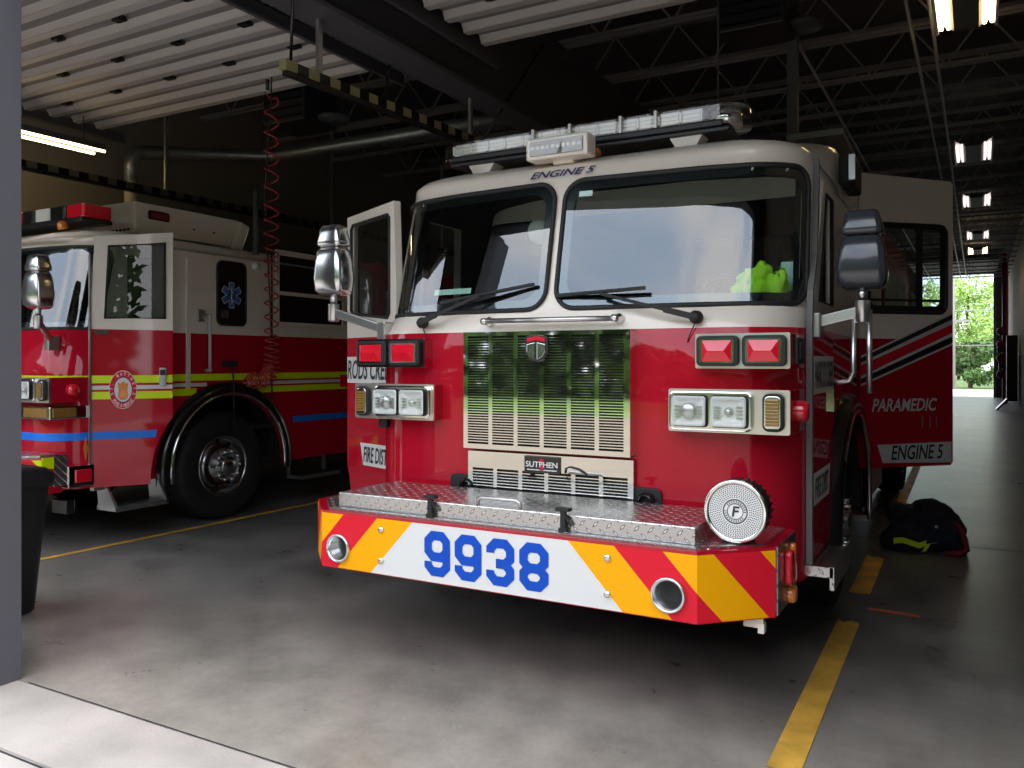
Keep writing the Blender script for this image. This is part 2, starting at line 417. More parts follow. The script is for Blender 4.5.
# front wall: openings of the two bays and header
HZ = 3.62
OP = [(-9.4, -5.12), (-4.075, 0.16)]
wf = MB().bx(XL - 0.3, OP[0][0], YF - 0.3, YF, 0, ZD).bx(OP[0][1], OP[1][0] - 0.10, YF - 0.25, YF - 0.02, 0, HZ).bx(OP[1][1], XR + 6, YF - 0.3, YF, 0, ZD)
wf.bx(OP[0][0], OP[1][1], YF - 0.12, YF, HZ, ZD)
struct(wf, 'wall_front', 'post_paint', 'dark painted front wall and header of the bays', 'wall')
jb = MB().bx(OP[1][0] - 0.085, OP[1][0] - 0.045, YF - 0.30, YF + 0.02, 0, HZ).bx(OP[1][0] - 0.045, OP[1][0] - 0.018, YF - 0.20, YF + 0.01, 0, HZ, 0).bx(OP[1][0] - 0.018, OP[1][0], YF - 0.1, YF + 0.015, 0, HZ, 1)
for z in (0.80, 0.92, 1.7, 2.6): jb.bx(OP[1][0] - 0.032, OP[1][0] - 0.018, YF - 0.202, YF - 0.196, z, z + 0.04, 1)
struct(jb, 'trim_2', ['post_paint', 'steel_dark'], 'grey-blue steel door jamb at the left edge of the picture', 'door post', bevel=0.004)

def overhead_door(name, x0, x1, label, y0=2.75, y1=6.42, z=4.42):
    mb = MB()
    p = 0.292; n = int((y1 - y0) / p)
    mb.bx(x0, x1, y0, y1, z + 0.045, z + 0.06, 0)
    for k in range(n + 1):
        y = y1 - k * p
        mb.bx(x0, x1, y - 0.012, y, z - 0.02, z + 0.05, 1)
        mb.bx(x0, x1, y - 0.075, y - 0.012, z - 0.02, z - 0.008, 1)
        mb.add([(x0, y - 0.075, z - 0.008), (x1, y - 0.075, z - 0.008), (x1, y - 0.105, z + 0.045), (x0, y - 0.105, z + 0.045)], [(0, 1, 2, 3)], 1)
    o = struct(mb, name, ['door_panel', 'door_rib'], label, 'door')
    m = 5
    for k in range(3, n, 2):
        y = y1 - k * p + 0.1
        for j in range(m):
            x = x0 + (x1 - x0) * (j + 0.6) / m
            MB().bx(x - 0.05, x + 0.05, y - 0.03, y + 0.03, z + 0.0, z + 0.045).bx(x - 0.015, x + 0.09, y + 0.0, y + 0.02, z - 0.01, z + 0.02).build('hinge', 'dark_metal', o)
    return o
overhead_door('door_1', -9.38, -5.12, 'ribbed pale overhead door parked flat above the left fire engine')
overhead_door('door_2', -3.88, 0.40, 'ribbed pale overhead door parked flat above the middle fire engine')
# far rolled door above the rear doorway
rd = MB()
for k in range(9): rd.bx(BX0, BX1, YB - 0.35 - k * 0.55, YB - 0.8 - k * 0.55, BZ - 0.02, BZ + 0.05)
for k in range(3): rd.bx(BX0, BX1, YB - 0.3 + k * 0.03, YB - 0.25 + k * 0.03, BZ + 0.02 + k * 0.11, BZ + 0.12 + k * 0.11)
struct(rd, 'door_3', 'steel_dark', 'dark sectional door rolled up above the far rear doorway', 'door')
# girder between the bays, its door track, joists
gd = MB().bx(-4.52, -4.18, YF, YB, 4.16, 4.2).bx(-4.37, -4.33, YF, YB, 4.2, 5.16).bx(-4.52, -4.18, YF, YB, 5.16, 5.2)
struct(gd, 'beam_1', 'steel_dark', 'dark steel girder running back between the two bays', 'beam')
for x in (-5.06, -3.97, 0.46, -9.46):
    tr = MB().bx(x - 0.02, x + 0.02, YF, 6.8, 4.33, 4.36).bx(x - 0.02, x - 0.01, YF, 6.8, 4.33, 4.46)
    props(tr.build('door_track', 'steel_dark'), 'dark steel track carrying an overhead bay door', 'door track', 'overhead door tracks', 'structure')
jy = 2.75
NJ = 0
while jy < YB - 0.5:
    j = MB()
    zb_, zt = 5.2, 5.78
    for dx in (-0.05, 0.05):
        j.bx(XL, XR, jy + dx - 0.02, jy + dx + 0.02, zb_, zb_ + 0.035); j.bx(XL, XR, jy + dx - 0.02, jy + dx + 0.02, zt, zt + 0.05)
    x = XL + 0.2; k = 0
    while x < XR - 0.4:
        j.bar((x, jy, zb_ + 0.02 if k % 2 else zt), (x + 0.42, jy, zt if k % 2 else zb_ + 0.02), 0.022, 0.022)
        x += 0.42; k += 1
    props(j.build('ceiling_joist', 'joist_paint'), 'open web steel joist crossing under the black roof deck', 'joist', 'roof joists', 'structure')
    jy += 1.47
for i, (x, z) in enumerate(((-1.75, 5.1), (-0.62, 5.12), (-0.42, 5.12))):
    t = MB().tube([(x, 6.0, z), (x, YB - 1, z)], 0.018, 8)
    props(t.build('ceiling_pipe', 'conduit_grey'), 'thin grey conduit running back under the roof joists', 'pipe', 'conduits under the joists', 'structure')

# floor markings
def strip(name, pts, m, label, group=None):
    z = 0.003
    a = MB(); n = len(pts)
    a.add([(p[0], p[1], z) for p in pts], [tuple(range(n))]).add([(p[0], p[1], 0.0) for p in pts], [tuple(range(n))[::-1]])
    return props(a.build(name, m), label, 'floor marking', group, 'structure')
def line_x(y, off): return -0.645 - 0.0135 * (y - 3.27) + off
def jag(y0, y1, o0, o1):
    p = [(line_x(y0, o0), y0), (line_x(y0, o1), y0)]
    p += [(line_x(y1, o1), y1 - 0.02), (line_x(y1, o1 * 0.3), y1 + 0.04), (line_x(y1, o0 * 0.4), y1 - 0.03), (line_x(y1, o0), y1 + 0.05)]
    return p
strip('trim_3', jag(0.9 + YF, 5.3, -0.062, 0.062), 'line_yellow', 'yellow painted floor line nearest the camera beside the middle fire engine')
strip('trim_4', jag(5.98, 7.15, -0.075, 0.055), 'line_yellow', 'short yellow floor line between the bumper and the gear heap')
strip('trim_5', jag(9.6, 16, -0.05, 0.05), 'line_yellow', 'far yellow floor line behind the heap of gear')
strip('trim_6', [(-6.46, 2.7), (-6.40, 2.7), (-6.27, 8.5), (-6.36, 8.5)], 'line_yellow', 'yellow floor line beside the left fire engine')
strip('trim_7', [(XL, 7.93), (XR, 7.93), (XR, 7.945), (XL, 7.945)], 'wall_dark', 'thin dark joint across the bay floor behind the gear heap')
strip('trim_8', [(-4.0, 2.352), (0.1, 2.352), (0.1, 2.357), (-4.0, 2.357)], 'wall_dark', 'dark crack where bay floor meets the apron')
t = MB().add([(-0.60, 5.60, 0.004), (-0.31, 5.575, 0.004), (-0.30, 5.63, 0.004), (-0.46, 5.655, 0.004), (-0.60, 5.66, 0.004)], [(0, 1, 2, 3, 4)])
t.add([(-0.60, 5.60, 0), (-0.31, 5.575, 0), (-0.30, 5.63, 0), (-0.46, 5.655, 0), (-0.60, 5.66, 0)], [(0, 1, 2, 3, 4)])
props(t.build('floor_tape', 'tape_orange'), 'short strip of orange tape stuck on the floor right of the yellow line', 'tape')

# ------------------------------------------------------------------ fire engine shell
YF_TAB = [(0.5, 0.64), (1.80, 0.64), (1.86, 0.655), (2.52, 0.80), (2.58, 0.825), (2.63, 0.865), (2.67, 0.94), (2.705, 1.05), (2.735, 1.25), (2.76, 1.5)]
W_TAB = [(0.5, 1.245), (1.86, 1.245), (2.55, 1.235), (2.60, 1.23), (2.64, 1.215), (2.675, 1.18), (2.70, 1.10), (2.735, 0.85), (2.76, 0.4)]
RC = 0.32
FLAT = 0.925
def vee(x, fl, z):
    """the two panes lean back from the centre post and bow towards the corners"""
    k = max(0.0, min(1.0, (z - 1.74) / 0.09)) * max(0.0, min(1.0, (2.70 - z) / 0.12))
    v = 0.078 * min(x, 0.925) + 0.3 * max(0.0, min(x, 0.925) - 0.65) ** 2 + 0.08 * max(0.0, x - 0.925)
    return k * v
def S(s, z, out=0.0):
    """point on the cab front at signed run s from the centre line, wrapping the corner; pushed out along the normal"""
    sg = 1 if s >= 0 else -1; a = abs(s); yf = interp(YF_TAB, z); wd = interp(W_TAB, z)
    k = wd / 1.245; R = RC * k; fl = wd - R
    a *= k
    if a <= fl: x, y, nx, ny = a, yf, 0, -1
    elif a <= fl + R * PI / 2:
        t = (a - fl) / R
        x, y, nx, ny = fl + R * math.sin(t), yf + R * (1 - math.cos(t)), math.sin(t), -math.cos(t)
    else: x, y, nx, ny = wd, yf + R + (a - fl - R * PI / 2), 1, 0
    y += vee(x, fl, z)
    return (sg * (x + nx * out), y + ny * out, z)
SEND = FLAT + RC * PI / 2

def shell(name, mats, parent, zb, inset=0.0, openings=(), ysides=(4.6, 3.76, 3.0, 2.0, 1.62, 1.25), split=True):
    zl = sorted(set([0.5, 0.6, 0.87, 1.35, zb, 1.80, 1.83, 1.88, 2.1, 2.3, 2.48, 2.52, 2.55, 2.58, 2.605, 2.63, 2.65, 2.67, 2.69, 2.705, 2.72, 2.735, 2.76]))
    ang = [0, 0.25, 0.5, 0.8, 1.09, 1.25, 1.4, 1.571]
    cols = [('y', 1, y) for y in ysides] + [('a', 1, a) for a in ang[::-1]] + [('x', 1, x) for x in (0.6, 0.3, 0.08)]
    cols += [('x', -1, x) for x in (0.08, 0.3, 0.6)] + [('a', -1, a) for a in ang] + [('y', -1, y) for y in ysides[::-1]]
    def P(c, z):
        k, sg, v = c; wd = interp(W_TAB, z); yf = interp(YF_TAB, z); R = RC * wd / 1.245; fl = wd - R
        if k == 'y': p = (wd, max(v, yf + R + vee(1.245, fl, z) + 0.003 + 0.003 * v))
        elif k == 'a': p = (fl + R * math.sin(v), yf + R * (1 - math.cos(v)))
        else: p = (v * wd / 1.245, yf)
        p = (p[0], p[1] + (vee(p[0], fl, z) if k != 'y' else 0))
        x, y = p
        if inset:
            x = x - inset if k != 'x' else x
            y = y + inset
        return (sg * x, y, z - (inset if z > 2.6 else 0))
    mb = MB(); n = len(cols)
    def mid(c0, c1, z0, z1):
        a, b = P(c0, z0), P(c1, z1); return tuple((u + v) / 2 for u, v in zip(a, b))
    for z0, z1 in zip(zl, zl[1:]):
        for c0, c1 in zip(cols, cols[1:]):
            m = mid(c0, c1, z0, z1)
            front = c0[0] != 'y' and c1[0] != 'y'
            if front and 1.88 <= z0 and z1 <= 2.48:
                if not (c0[0] == 'x' and c1[0] == 'x' and c0[1] != c1[1]):
                    tmax = max(c[2] for c in (c0, c1)) if 'a' in (c0[0], c1[0]) else 0
                    if not ('a' in (c0[0], c1[0]) and tmax > 1.1): continue
            if any(sx * m[0] > 1.1 and y0 < m[1] < y1 and za < m[2] < zc and not front for sx, y0, y1, za, zc in openings): continue
            mb.add([P(c0, z0), P(c1, z0), P(c1, z1), P(c0, z1)], [(0, 1, 2, 3)], 1 if (m[2] < zb and split) else 0, front)
    top = [P(c, zl[-1]) for c in cols]
    mb.add(top, [tuple(range(n))], 0)
    b0 = [P(cols[0], z) for z in zl]; b1 = [P(cols[-1], z) for z in zl]
    for i in range(len(zl) - 1): mb.add([b0[i], b0[i + 1], b1[i + 1], b1[i]], [(0, 1, 2, 3)], 1 if zl[i] < zb and split else 0)
    return mb

def windshield(parent, sg):
    s0, s1, z0, z1, r = 0.03, 1.33, 1.83, 2.53, 0.11
    def edge_s(z):
        d = 0
        for ze in (z0, z1):
            q = abs(z - ze)
            if q < r: d = r - math.sqrt(max(0, r * r - (r - q) ** 2))
        return s0 + d, s1 - d
    rows = []; zz = [z0 + (z1 - z0) * (1 - math.cos(PI * i / 16)) / 2 for i in range(17)]
    n = 28
    for z in zz:
        a, b = edge_s(z); rows.append([S(sg * (a + (b - a) * k / n), z, 0.006) for k in range(n + 1)])
    mb = MB()
    flat = [p for r_ in rows for p in r_]
    fs = [(i * (n + 1) + k, i * (n + 1) + k + 1, (i + 1) * (n + 1) + k + 1, (i + 1) * (n + 1) + k) for i in range(len(rows) - 1) for k in range(n)]
    mb.add(flat, fs, 0, True)
    g = mb.build('windshield', 'windshield_glass', parent)
    ol = rrect(s1 - s0, z1 - z0, r, 7, (s0 + s1) / 2, (z0 + z1) / 2)
    dense = []
    for i, p in enumerate(ol):
        q = ol[(i + 1) % len(ol)]; L = math.hypot(p[0] - q[0], p[1] - q[1]); m = max(1, int(L / 0.06))
        dense += [(p[0] + (q[0] - p[0]) * k / m, p[1] + (q[1] - p[1]) * k / m) for k in range(m)]
    MB().tube([S(sg * p[0], p[1], 0.006) for p in dense], 0.013, 8, closed=True).build('gasket', 'black_rubber', g)
    cx, cz = (s0 + s1) / 2, (z0 + z1) / 2
    kx, kz = (s1 - s0 - 0.11) / (s1 - s0), (z1 - z0 - 0.11) / (z1 - z0)
    fr = MB(); A = [S(sg * p[0], p[1], 0.003) for p in dense]; B = [S(sg * (cx + (p[0] - cx) * kx), cz + (p[1] - cz) * kz, 0.003) for p in dense]
    m = len(dense)
    fr.add(A + B, [(i, (i + 1) % m, m + (i + 1) % m, m + i) for i in range(m)])
    fr.build('frit_band', 'black_paint', g)
    return g

def arch_panel(mb, sx, cy, R, y0, y1, z0, z1, x, cz, mi):
    n = 24; inn = []; out = []
    for k in range(n + 1):
        t = PI * k / n; c, s_ = math.cos(t), math.sin(t)
        inn.append((sx * x, cy + R * c, cz + R * s_))
        k1 = min((y1 - cy) / c if c > 1e-6 else 9, (cy - y0) / -c if c < -1e-6 else 9, (z1 - cz) / s_ if s_ > 1e-6 else 9)
        out.append((sx * x, cy + k1 * c, cz + k1 * s_))
    for k in range(n): mb.add([inn[k], inn[k + 1], out[k + 1], out[k]], [(0, 1, 2, 3)], mi)

def wheel(parent, x, y, sx, r=0.53, wid=0.32, lugs=10):
    ax = (sx, 0, 0); o = (x, y, r)
    tb = MB().lathe([(0.30, -wid), (0.44, -wid), (0.51, -wid + 0.03), (r, -wid + 0.07), (r, -0.06), (0.515, -0.02), (0.47, 0.0), (0.36, -0.005), (0.315, -0.02), (0.30, -0.03)], o, ax, 48)
    for k in range(40):
        a = 2 * PI * k / 40; d = Vector((0, math.cos(a), math.sin(a))); t = Vector((0, -math.sin(a), math.cos(a)))
        for q in (-0.10, -wid + 0.11): tb.obox(Vector(o) + Vector(ax) * q + d * (r - 0.004), Vector(ax) * 0.03, t * 0.025, d * 0.007)
    w_ = tb.build('wheel', 'tyre', parent)
    rm = MB().lathe([(0.305, -0.06), (0.305, -0.012), (0.29, -0.005), (0.275, -0.03), (0.265, -0.10), (0.20, -0.11), (0.17, -0.07), (0.165, -0.02), (0.10, 0.005), (0.095, 0.055), (0.085, 0.075), (0.0, 0.078)], o, ax, 40)
    for k in range(10):
        a = 2 * PI * (k + 0.5) / 10; d = Vector((0, math.cos(a), math.sin(a)))
        rm.disc(Vector(o) + d * 0.235 + Vector(ax) * -0.100, ax, 0.022, 14, 1)
    rm.build('rim', ['rim_steel', 'black_paint'], w_)
    for k in range(lugs):
        a = 2 * PI * k / lugs; d = Vector((0, math.cos(a), math.sin(a)))
        p = Vector(o) + d * 0.142
        MB().lathe([(0.018, -0.03), (0.018, 0.045), (0.012, 0.06), (0, 0.062)], p, ax, 10).build('lug_nut', 'chrome', w_)
    return w_

def fender(parent, sx, cy, cz=0.53, Ro=0.83, Ri=0.71, x=1.245):
    mb = MB(); n = 30; prof = [(Ri, 0.05), (Ri + 0.03, 0.075), (Ro - 0.02, 0.055), (Ro, 0.0)]
    rings = []
    for k in range(n + 1):
        t = PI * (-0.04 + 1.08 * k / n); rings.append([(sx * (x + h), cy + r_ * math.cos(t), cz + r_ * math.sin(t)) for r_, h in prof])
    for k in range(n):
        for i in range(3): mb.add([rings[k][i], rings[k + 1][i], rings[k + 1][i + 1], rings[k][i + 1]], [(0, 1, 2, 3)], 0, True)
    f = mb.build('fender', 'black_paint', parent)
    MB().tube([(sx * (x + 0.06), cy + Ri * math.cos(PI * (-0.04 + 1.08 * k / n)), cz + Ri * math.sin(PI * (-0.04 + 1.08 * k / n))) for k in range(n + 1)], 0.017, 8).build('fender_trim', 'chrome', f)
    w_ = MB()
    for k in range(n):
        t0, t1 = PI * k / n, PI * (k + 1) / n
        a = [(sx * x, cy + Ri * math.cos(t), cz + Ri * math.sin(t)) for t in (t0, t1)]; b = [(sx * (x - 0.6), p[1], p[2]) for p in a]
        w_.add([a[0], a[1], b[1], b[0]], [(0, 1, 2, 3)])
    w_.add([(sx * (x - 0.6), cy + Ri * math.cos(PI * k / n), cz + Ri * math.sin(PI * k / n)) for k in range(n + 1)], [tuple(range(n + 1))])
    w_.build('wheel_well', 'black_rubber', f)
    return f

def lamp_rect(mb_parent, name, x0, x1, z0, z1, y, m, bez='chrome', depth=0.03, sy=-1):
    """rounded bezel ring and a domed, ribbed lens, facing -y"""
    w_, h = x1 - x0, z1 - z0; cx, cz = (x0 + x1) / 2, (z0 + z1) / 2
    b = MB().prism(rrect(w_, h, 0.02, 4, cx, cz), (0, y, 0), (1, 0, 0), (0, 0, 1), (0, -0.018, 0), 0)
    o = b.build(name, bez, mb_parent, bevel=0.005)
    rings = []
    for q, d in ((1.0, 0.0), (0.97, 0.014), (0.85, 0.026), (0.55, 0.033), (0.2, 0.035)):
        rings.append([(px, y - 0.018 - d, pz) for px, pz in rrect((w_ - 0.035) * q, (h - 0.035) * q, 0.016 * q, 4, cx, cz)])
    l = MB().loft(rings, 0, False, (False, True))
    l.build('lens', m, o)
    return o

def warning_box(parent, sg):
    x0, x1 = (0.815, 1.245) if sg > 0 else (-1.212, -0.742)
    z0, z1 = 1.52, 1.682
    o = MB().bx(x0, x1, 0.562, 0.9 if sg > 0 else 0.72, z0, z1).build('warning_light', 'red_paint', parent, 0.004)
    o['label'] = 'pair of red warning lights in a chrome-faced box'
    MB().prism(rrect(x1 - x0, z1 - z0, 0.008, 3, (x0 + x1) / 2, (z0 + z1) / 2), (0, 0.562, 0), (1, 0, 0), (0, 0, 1), (0, -0.012, 0)).build('face_plate', 'plate_steel' if sg > 0 else 'black_paint', o)
    m = (x0 + x1) / 2
    for a, b in ((x0 + 0.012, m - 0.008), (m + 0.008, x1 - 0.012)):
        bz = MB().prism(rrect(b - a, z1 - z0 - 0.022, 0.022, 4, (a + b) / 2, (z0 + z1) / 2), (0, 0.55, 0), (1, 0, 0), (0, 0, 1), (0, -0.03, 0)).build('lamp_bezel', 'black_rubber', o, 0.006)
        cx, cz = (a + b) / 2, (z0 + z1) / 2; w_, h = b - a - 0.035, z1 - z0 - 0.05
        MB().prism(rrect(w_, h, 0.012, 3, cx, cz), (0, 0.52, 0), (1, 0, 0), (0, 0, 1), (0, -0.006, 0)).build('lamp_trim', 'chrome', o)
        l = MB(); hx, hz = w_ / 2 - 0.012, h / 2 - 0.008
        # faceted lens: four sloped faces and ridge
        y0, y1 = 0.514, 0.492
        v = [(cx - hx, y0, cz - hz), (cx + hx, y0, cz - hz), (cx + hx, y0, cz + hz), (cx - hx, y0, cz + hz), (cx - hx * 0.55, y1, cz), (cx + hx * 0.55, y1, cz)]
        l.add(v, [(0, 1, 5, 4), (1, 2, 5), (2, 3, 4, 5), (3, 0, 4)])
        l.build('lens', 'red_lens', o)
    if sg > 0:
        MB().bx(1.245, 1.262, 0.64, 0.80, z0 + 0.02, z1 - 0.02).bx(1.262, 1.272, 0.66, 0.78, z0 + 0.04, z1 - 0.04).build('side_lamp', 'black_rubber', o, 0.006)
    return o

def headlight_box(parent, sg):
    f = lambda a, b: (a, b) if sg > 0 else (-b + 0.012, -a + 0.012)
    x0, x1 = f(0.685, 1.245); z0, z1 = 1.222, 1.424
    o = MB().bx(x0, x1, 0.564, 0.9 if sg > 0 else 0.7, z0, z1).build('headlight_housing', 'red_paint', parent, 0.004)
    MB().prism(rrect(x1 - x0, z1 - z0, 0.01, 3, (x0 + x1) / 2, (z0 + z1) / 2), (0, 0.564, 0), (1, 0, 0), (0, 0, 1), (0, -0.014, 0)).build('face_plate', 'plate_steel', o)
    a, b = f(0.695, 1.085); cz = (z0 + z1) / 2
    MB().prism(rrect(b - a, 0.185, 0.03, 5, (a + b) / 2, cz), (0, 0.552, 0), (1, 0, 0), (0, 0, 1), (0, -0.03, 0)).build('bezel', 'chrome', o, 0.008)
    for i, (a, b) in enumerate((f(0.712, 0.885), f(0.897, 1.07))):
        cx = (a + b) / 2; w_, h = b - a, 0.15
        l = MB().prism(rrect(w_, h, 0.018, 4, cx, cz), (0, 0.523, 0), (1, 0, 0), (0, 0, 1), (0, -0.004, 0)).build('headlamp', 'black_rubber', o)
        rings = []
        for q, d in ((0.93, 0.0), (0.9, -0.012), (0.7, 0.004), (0.45, 0.014), (0.2, 0.018)):
            rings.append([(px, 0.496 + d, pz) for px, pz in rrect(w_ * q, h * q, 0.016 * q, 4, cx, cz)])
        rf = MB().loft(rings, 0, True, (False, True))
        inner = (i == 0) == (sg > 0)
        if inner:
            rf.lathe([(0.036, 0.004), (0.036, 0.022), (0.03, 0.028), (0.0, 0.03)], (cx, 0.512, cz), (0, -1, 0), 20, 1)
        else:
            rf.lathe([(0.022, 0.004), (0.016, 0.022), (0.0, 0.026)], (cx, 0.512, cz), (0, -1, 0), 16, 1)
        for q in (-0.055, 0.055):
            for j in range(4): rf.bx(cx + q - 0.018, cx + q + 0.018, 0.494, 0.499, cz - 0.032 + j * 0.016, cz - 0.024 + j * 0.016, 1)
        rf.build('reflector', ['lamp_white', 'brushed_steel'], o)
        MB().prism(rrect(w_ * 0.92, h * 0.9, 0.014, 4, cx, cz), (0, 0.483, 0), (1, 0, 0), (0, 0, 1), (0, -0.003, 0)).build('lens', 'clear_lens', o)
    a, b = f(1.128, 1.222); cx = (a + b) / 2
    MB().prism(rrect(b - a, 0.172, 0.03, 5, cx, cz), (0, 0.55, 0), (1, 0, 0), (0, 0, 1), (0, -0.026, 0)).build('signal_bezel', 'black_rubber', o, 0.006)
    ts = MB().prism(rrect(b - a - 0.02, 0.148, 0.022, 5, cx, cz), (0, 0.524, 0), (1, 0, 0), (0, 0, 1), (0, -0.008, 0))
    ts.build('signal_trim', 'chrome', o, 0.003)
    l = MB()
    for j in range(8):
        z = cz - 0.06 + j * 0.015
        l.bx(cx - 0.03, cx + 0.03, 0.506, 0.518, z + 0.001, z + 0.0145)
    l.build('turn_signal', 'amber_lens', o, 0.003)
    if sg > 0:
        MB().lathe([(0.05, 0), (0.05, 0.03), (0.04, 0.045), (0, 0.05)], (1.245, 0.74, cz), (1, 0, 0), 20).build('side_marker', 'red_lens', o)
    return o

def mirror(parent, x, y, z0, z1, bracket, sx, arm2=None, m='satin_chrome', lean=0.0):
    h = z1 - z0
    def ring(z, w_, d, yo=0, xo=0): return [(x + px + xo, y + yo + py, z) for px, py in rrect(w_, d, min(w_, d) * 0.22, 4)]
    mid_ = z0 + h * 0.70
    mb = MB().loft([ring(z0, 0.13, 0.08, .02), ring(z0 + 0.012, 0.185, 0.12, 0.01), ring(z0 + 0.035, 0.215, 0.15), ring(z0 + h * 0.25, 0.225, 0.17), ring(z0 + h * 0.5, 0.205, 0.155), ring(mid_ - 0.03, 0.185, 0.135), ring(mid_ - 0.012, 0.165, 0.115), ring(mid_ - 0.006, 0.13, 0.09)], 0, True)
    o = mb.build('mirror', m, parent)
    MB().loft([ring(mid_ - 0.004, 0.15, 0.10), ring(mid_ + 0.006, 0.185, 0.135), ring(mid_ + 0.03, 0.185, 0.135), ring(mid_ + h * 0.2, 0.16, 0.115), ring(z1 - 0.015, 0.15, 0.10), ring(z1, 0.13, 0.08)], 0, True).build('convex_mirror_head', m, o)
    MB().tube([(x, y, z0 + 0.01), (x, y, z0 - 0.05)], 0.022, 14).lathe([(0.035, 0), (0.035, -0.10), (0.026, -0.11), (0, -0.11)], (x, y, z0 - 0.05), (0, 0, 1), 18).build('swivel', 'brushed_steel', o)
    bx_, by, bz = bracket
    a = Vector((x, y, z0 - 0.10)); b = Vector(bracket)
    MB().bar(a, b, 0.03, 0.055).build('mirror_arm', 'brushed_steel', o, 0.008)
    MB().bx(bx_ - 0.03, bx_ + 0.03, by - 0.05, by + 0.05, bz - 0.075, bz + 0.045).build('bracket', 'brushed_steel', o, 0.008)
    if arm2:
        for p in arm2: MB().tube(p, 0.013, 10).build('grab_handle', 'brushed_steel', o)
    return o

def wiper(parent, piv, elbow, b0, b1):
    def on(p, off): y = interp(YF_TAB, p[1]); return Vector((p[0], y - off, p[1]))
    o = MB().lathe([(0.032, 0), (0.032, 0.03), (0.02, 0.05), (0, 0.052)], on(piv, 0.0), (0, -1, 0), 16).build('wiper', 'black_rubber', parent)
    MB().bar(on(piv, 0.04), on((piv[0] + (elbow[0] - piv[0]) * 0.3, piv[1] + (elbow[1] - piv[1]) * 0.3), 0.05), 0.014, 0.03).bar(on((piv[0] + (elbow[0] - piv[0]) * 0.27, piv[1] + (elbow[1] - piv[1]) * 0.27), 0.05), on(elbow, 0.045), 0.01, 0.016).build('wiper_arm', 'black_rubber', o)
    m = ((b0[0] + b1[0]) / 2, (b0[1] + b1[1]) / 2)
    q0 = (b0[0] * 0.6 + m[0] * 0.4, b0[1] * 0.6 + m[1] * 0.4); q1 = (b1[0] * 0.6 + m[0] * 0.4, b1[1] * 0.6 + m[1] * 0.4)
    bl = MB().bar(on(b0, 0.025), on(b1, 0.025), 0.012, 0.018).bar(on(q0, 0.032), on(m, 0.045), 0.01, 0.012).bar(on(m, 0.045), on(q1, 0.032), 0.01, 0.012)
    bl.build('wiper_blade', 'black_rubber', o)
    return o

def sidemap(hinge, ang, sx):
    """(s,z) on a door hinged at hinge, swung ang degrees out from closed along +y; returns map, outward normal, along vector"""
    a = math.radians(ang); d = Vector((sx * math.sin(a), math.cos(a), 0)); nrm = Vector((sx * math.cos(a), -math.sin(a), 0))
    h = Vector((hinge[0], hinge[1], 0))
    return (lambda s, z, o=0.0: h + d * s + nrm * o + Vector((0, 0, z))), nrm, d

def door(parent, mp, nrm, outer, win, zb, wname='window_glass', gmat='door_glass', r=0.05, frame=True):
    wo = rrect(win[1] - win[0], win[3] - win[2], r, 5, (win[0] + win[1]) / 2, (win[2] + win[3]) / 2) if len(win) == 4 and not isinstance(win[0], tuple) else win
    o = plate(outer, [wo], lambda s, z: mp(s, z), -nrm * 0.05, 'door', ['white_paint', 'red_paint'], parent, zb)
    cx = sum(p[0] for p in wo) / len(wo); cz = sum(p[1] for p in wo) / len(wo)
    MB().add([mp(p[0], p[1], -0.02) for p in wo], [tuple(range(len(wo)))]).build(wname, gmat, o, recalc=False)
    if frame:
        MB().tube([mp(p[0], p[1], 0.001) for p in wo], 0.011, 6, closed=True).build('window_seal', 'black_rubber', o)
    # inner lining
    inn = [(cx + (p[0] - cx) * 1.0, p[1]) for p in wo]
    plate([(q[0] * 0.98 + 0.01, q[1] * 0.99 + 0.01) for q in outer], [wo], lambda s, z: mp(s, z, -0.052), -nrm * 0.012, 'door_lining', 'cab_lining', o)
    return o
def arch_cut(outer_s, zlo, ztop0, ztop1, cs, cz, R, lean=0.03):
    """door outline with the rear lower corner cut by the wheel arch; cs = arch centre along s"""
    s_floor = cs - math.sqrt(max(0, R * R - (zlo - cz) ** 2)) if abs(zlo - cz) < R else outer_s
    pts = [(0.0, zlo), (s_floor, zlo)]
    a0 = math.atan2(zlo - cz, s_floor - cs); zc = cz + math.sqrt(max(0, R * R - (outer_s - cs) ** 2)); a1 = math.atan2(zc - cz, outer_s - cs)
    for k in range(1, 13): 
        a = a0 + (a1 - a0) * k / 12
        if a0 < 0: a = (a0 + 2 * PI) + (a1 - a0 - 2 * PI) * k / 12
        pts.append((cs + R * math.cos(a), cz + R * math.sin(a)))
    return pts + [(outer_s, ztop1), (lean, ztop0), (0.0, ztop0 - (0.6 if lean < 0.1 else 0.74))]

def seat(parent, x, y):
    o = MB().prism(rrect(0.5, 0.5, 0.08, 4, x, y), (0, 0, 1.25), (1, 0, 0), (0, 1, 0), (0, 0, 0.14)).build('seat', 'seat_vinyl', parent, 0.03)
    MB().prism(rrect(0.48, 0.75, 0.1, 4, x, 1.75), (0, y + 0.2, 0), (1, 0, 0), (0, 0, 1), (0, 0.13, 0)).build('backrest', 'seat_vinyl', o, 0.03)
    MB().prism(rrect(0.28, 0.2, 0.06, 4, x, 2.22), (0, y + 0.2, 0), (1, 0, 0), (0, 0, 1), (0, 0.1, 0)).build('headrest', 'seat_vinyl', o, 0.02)
    return o

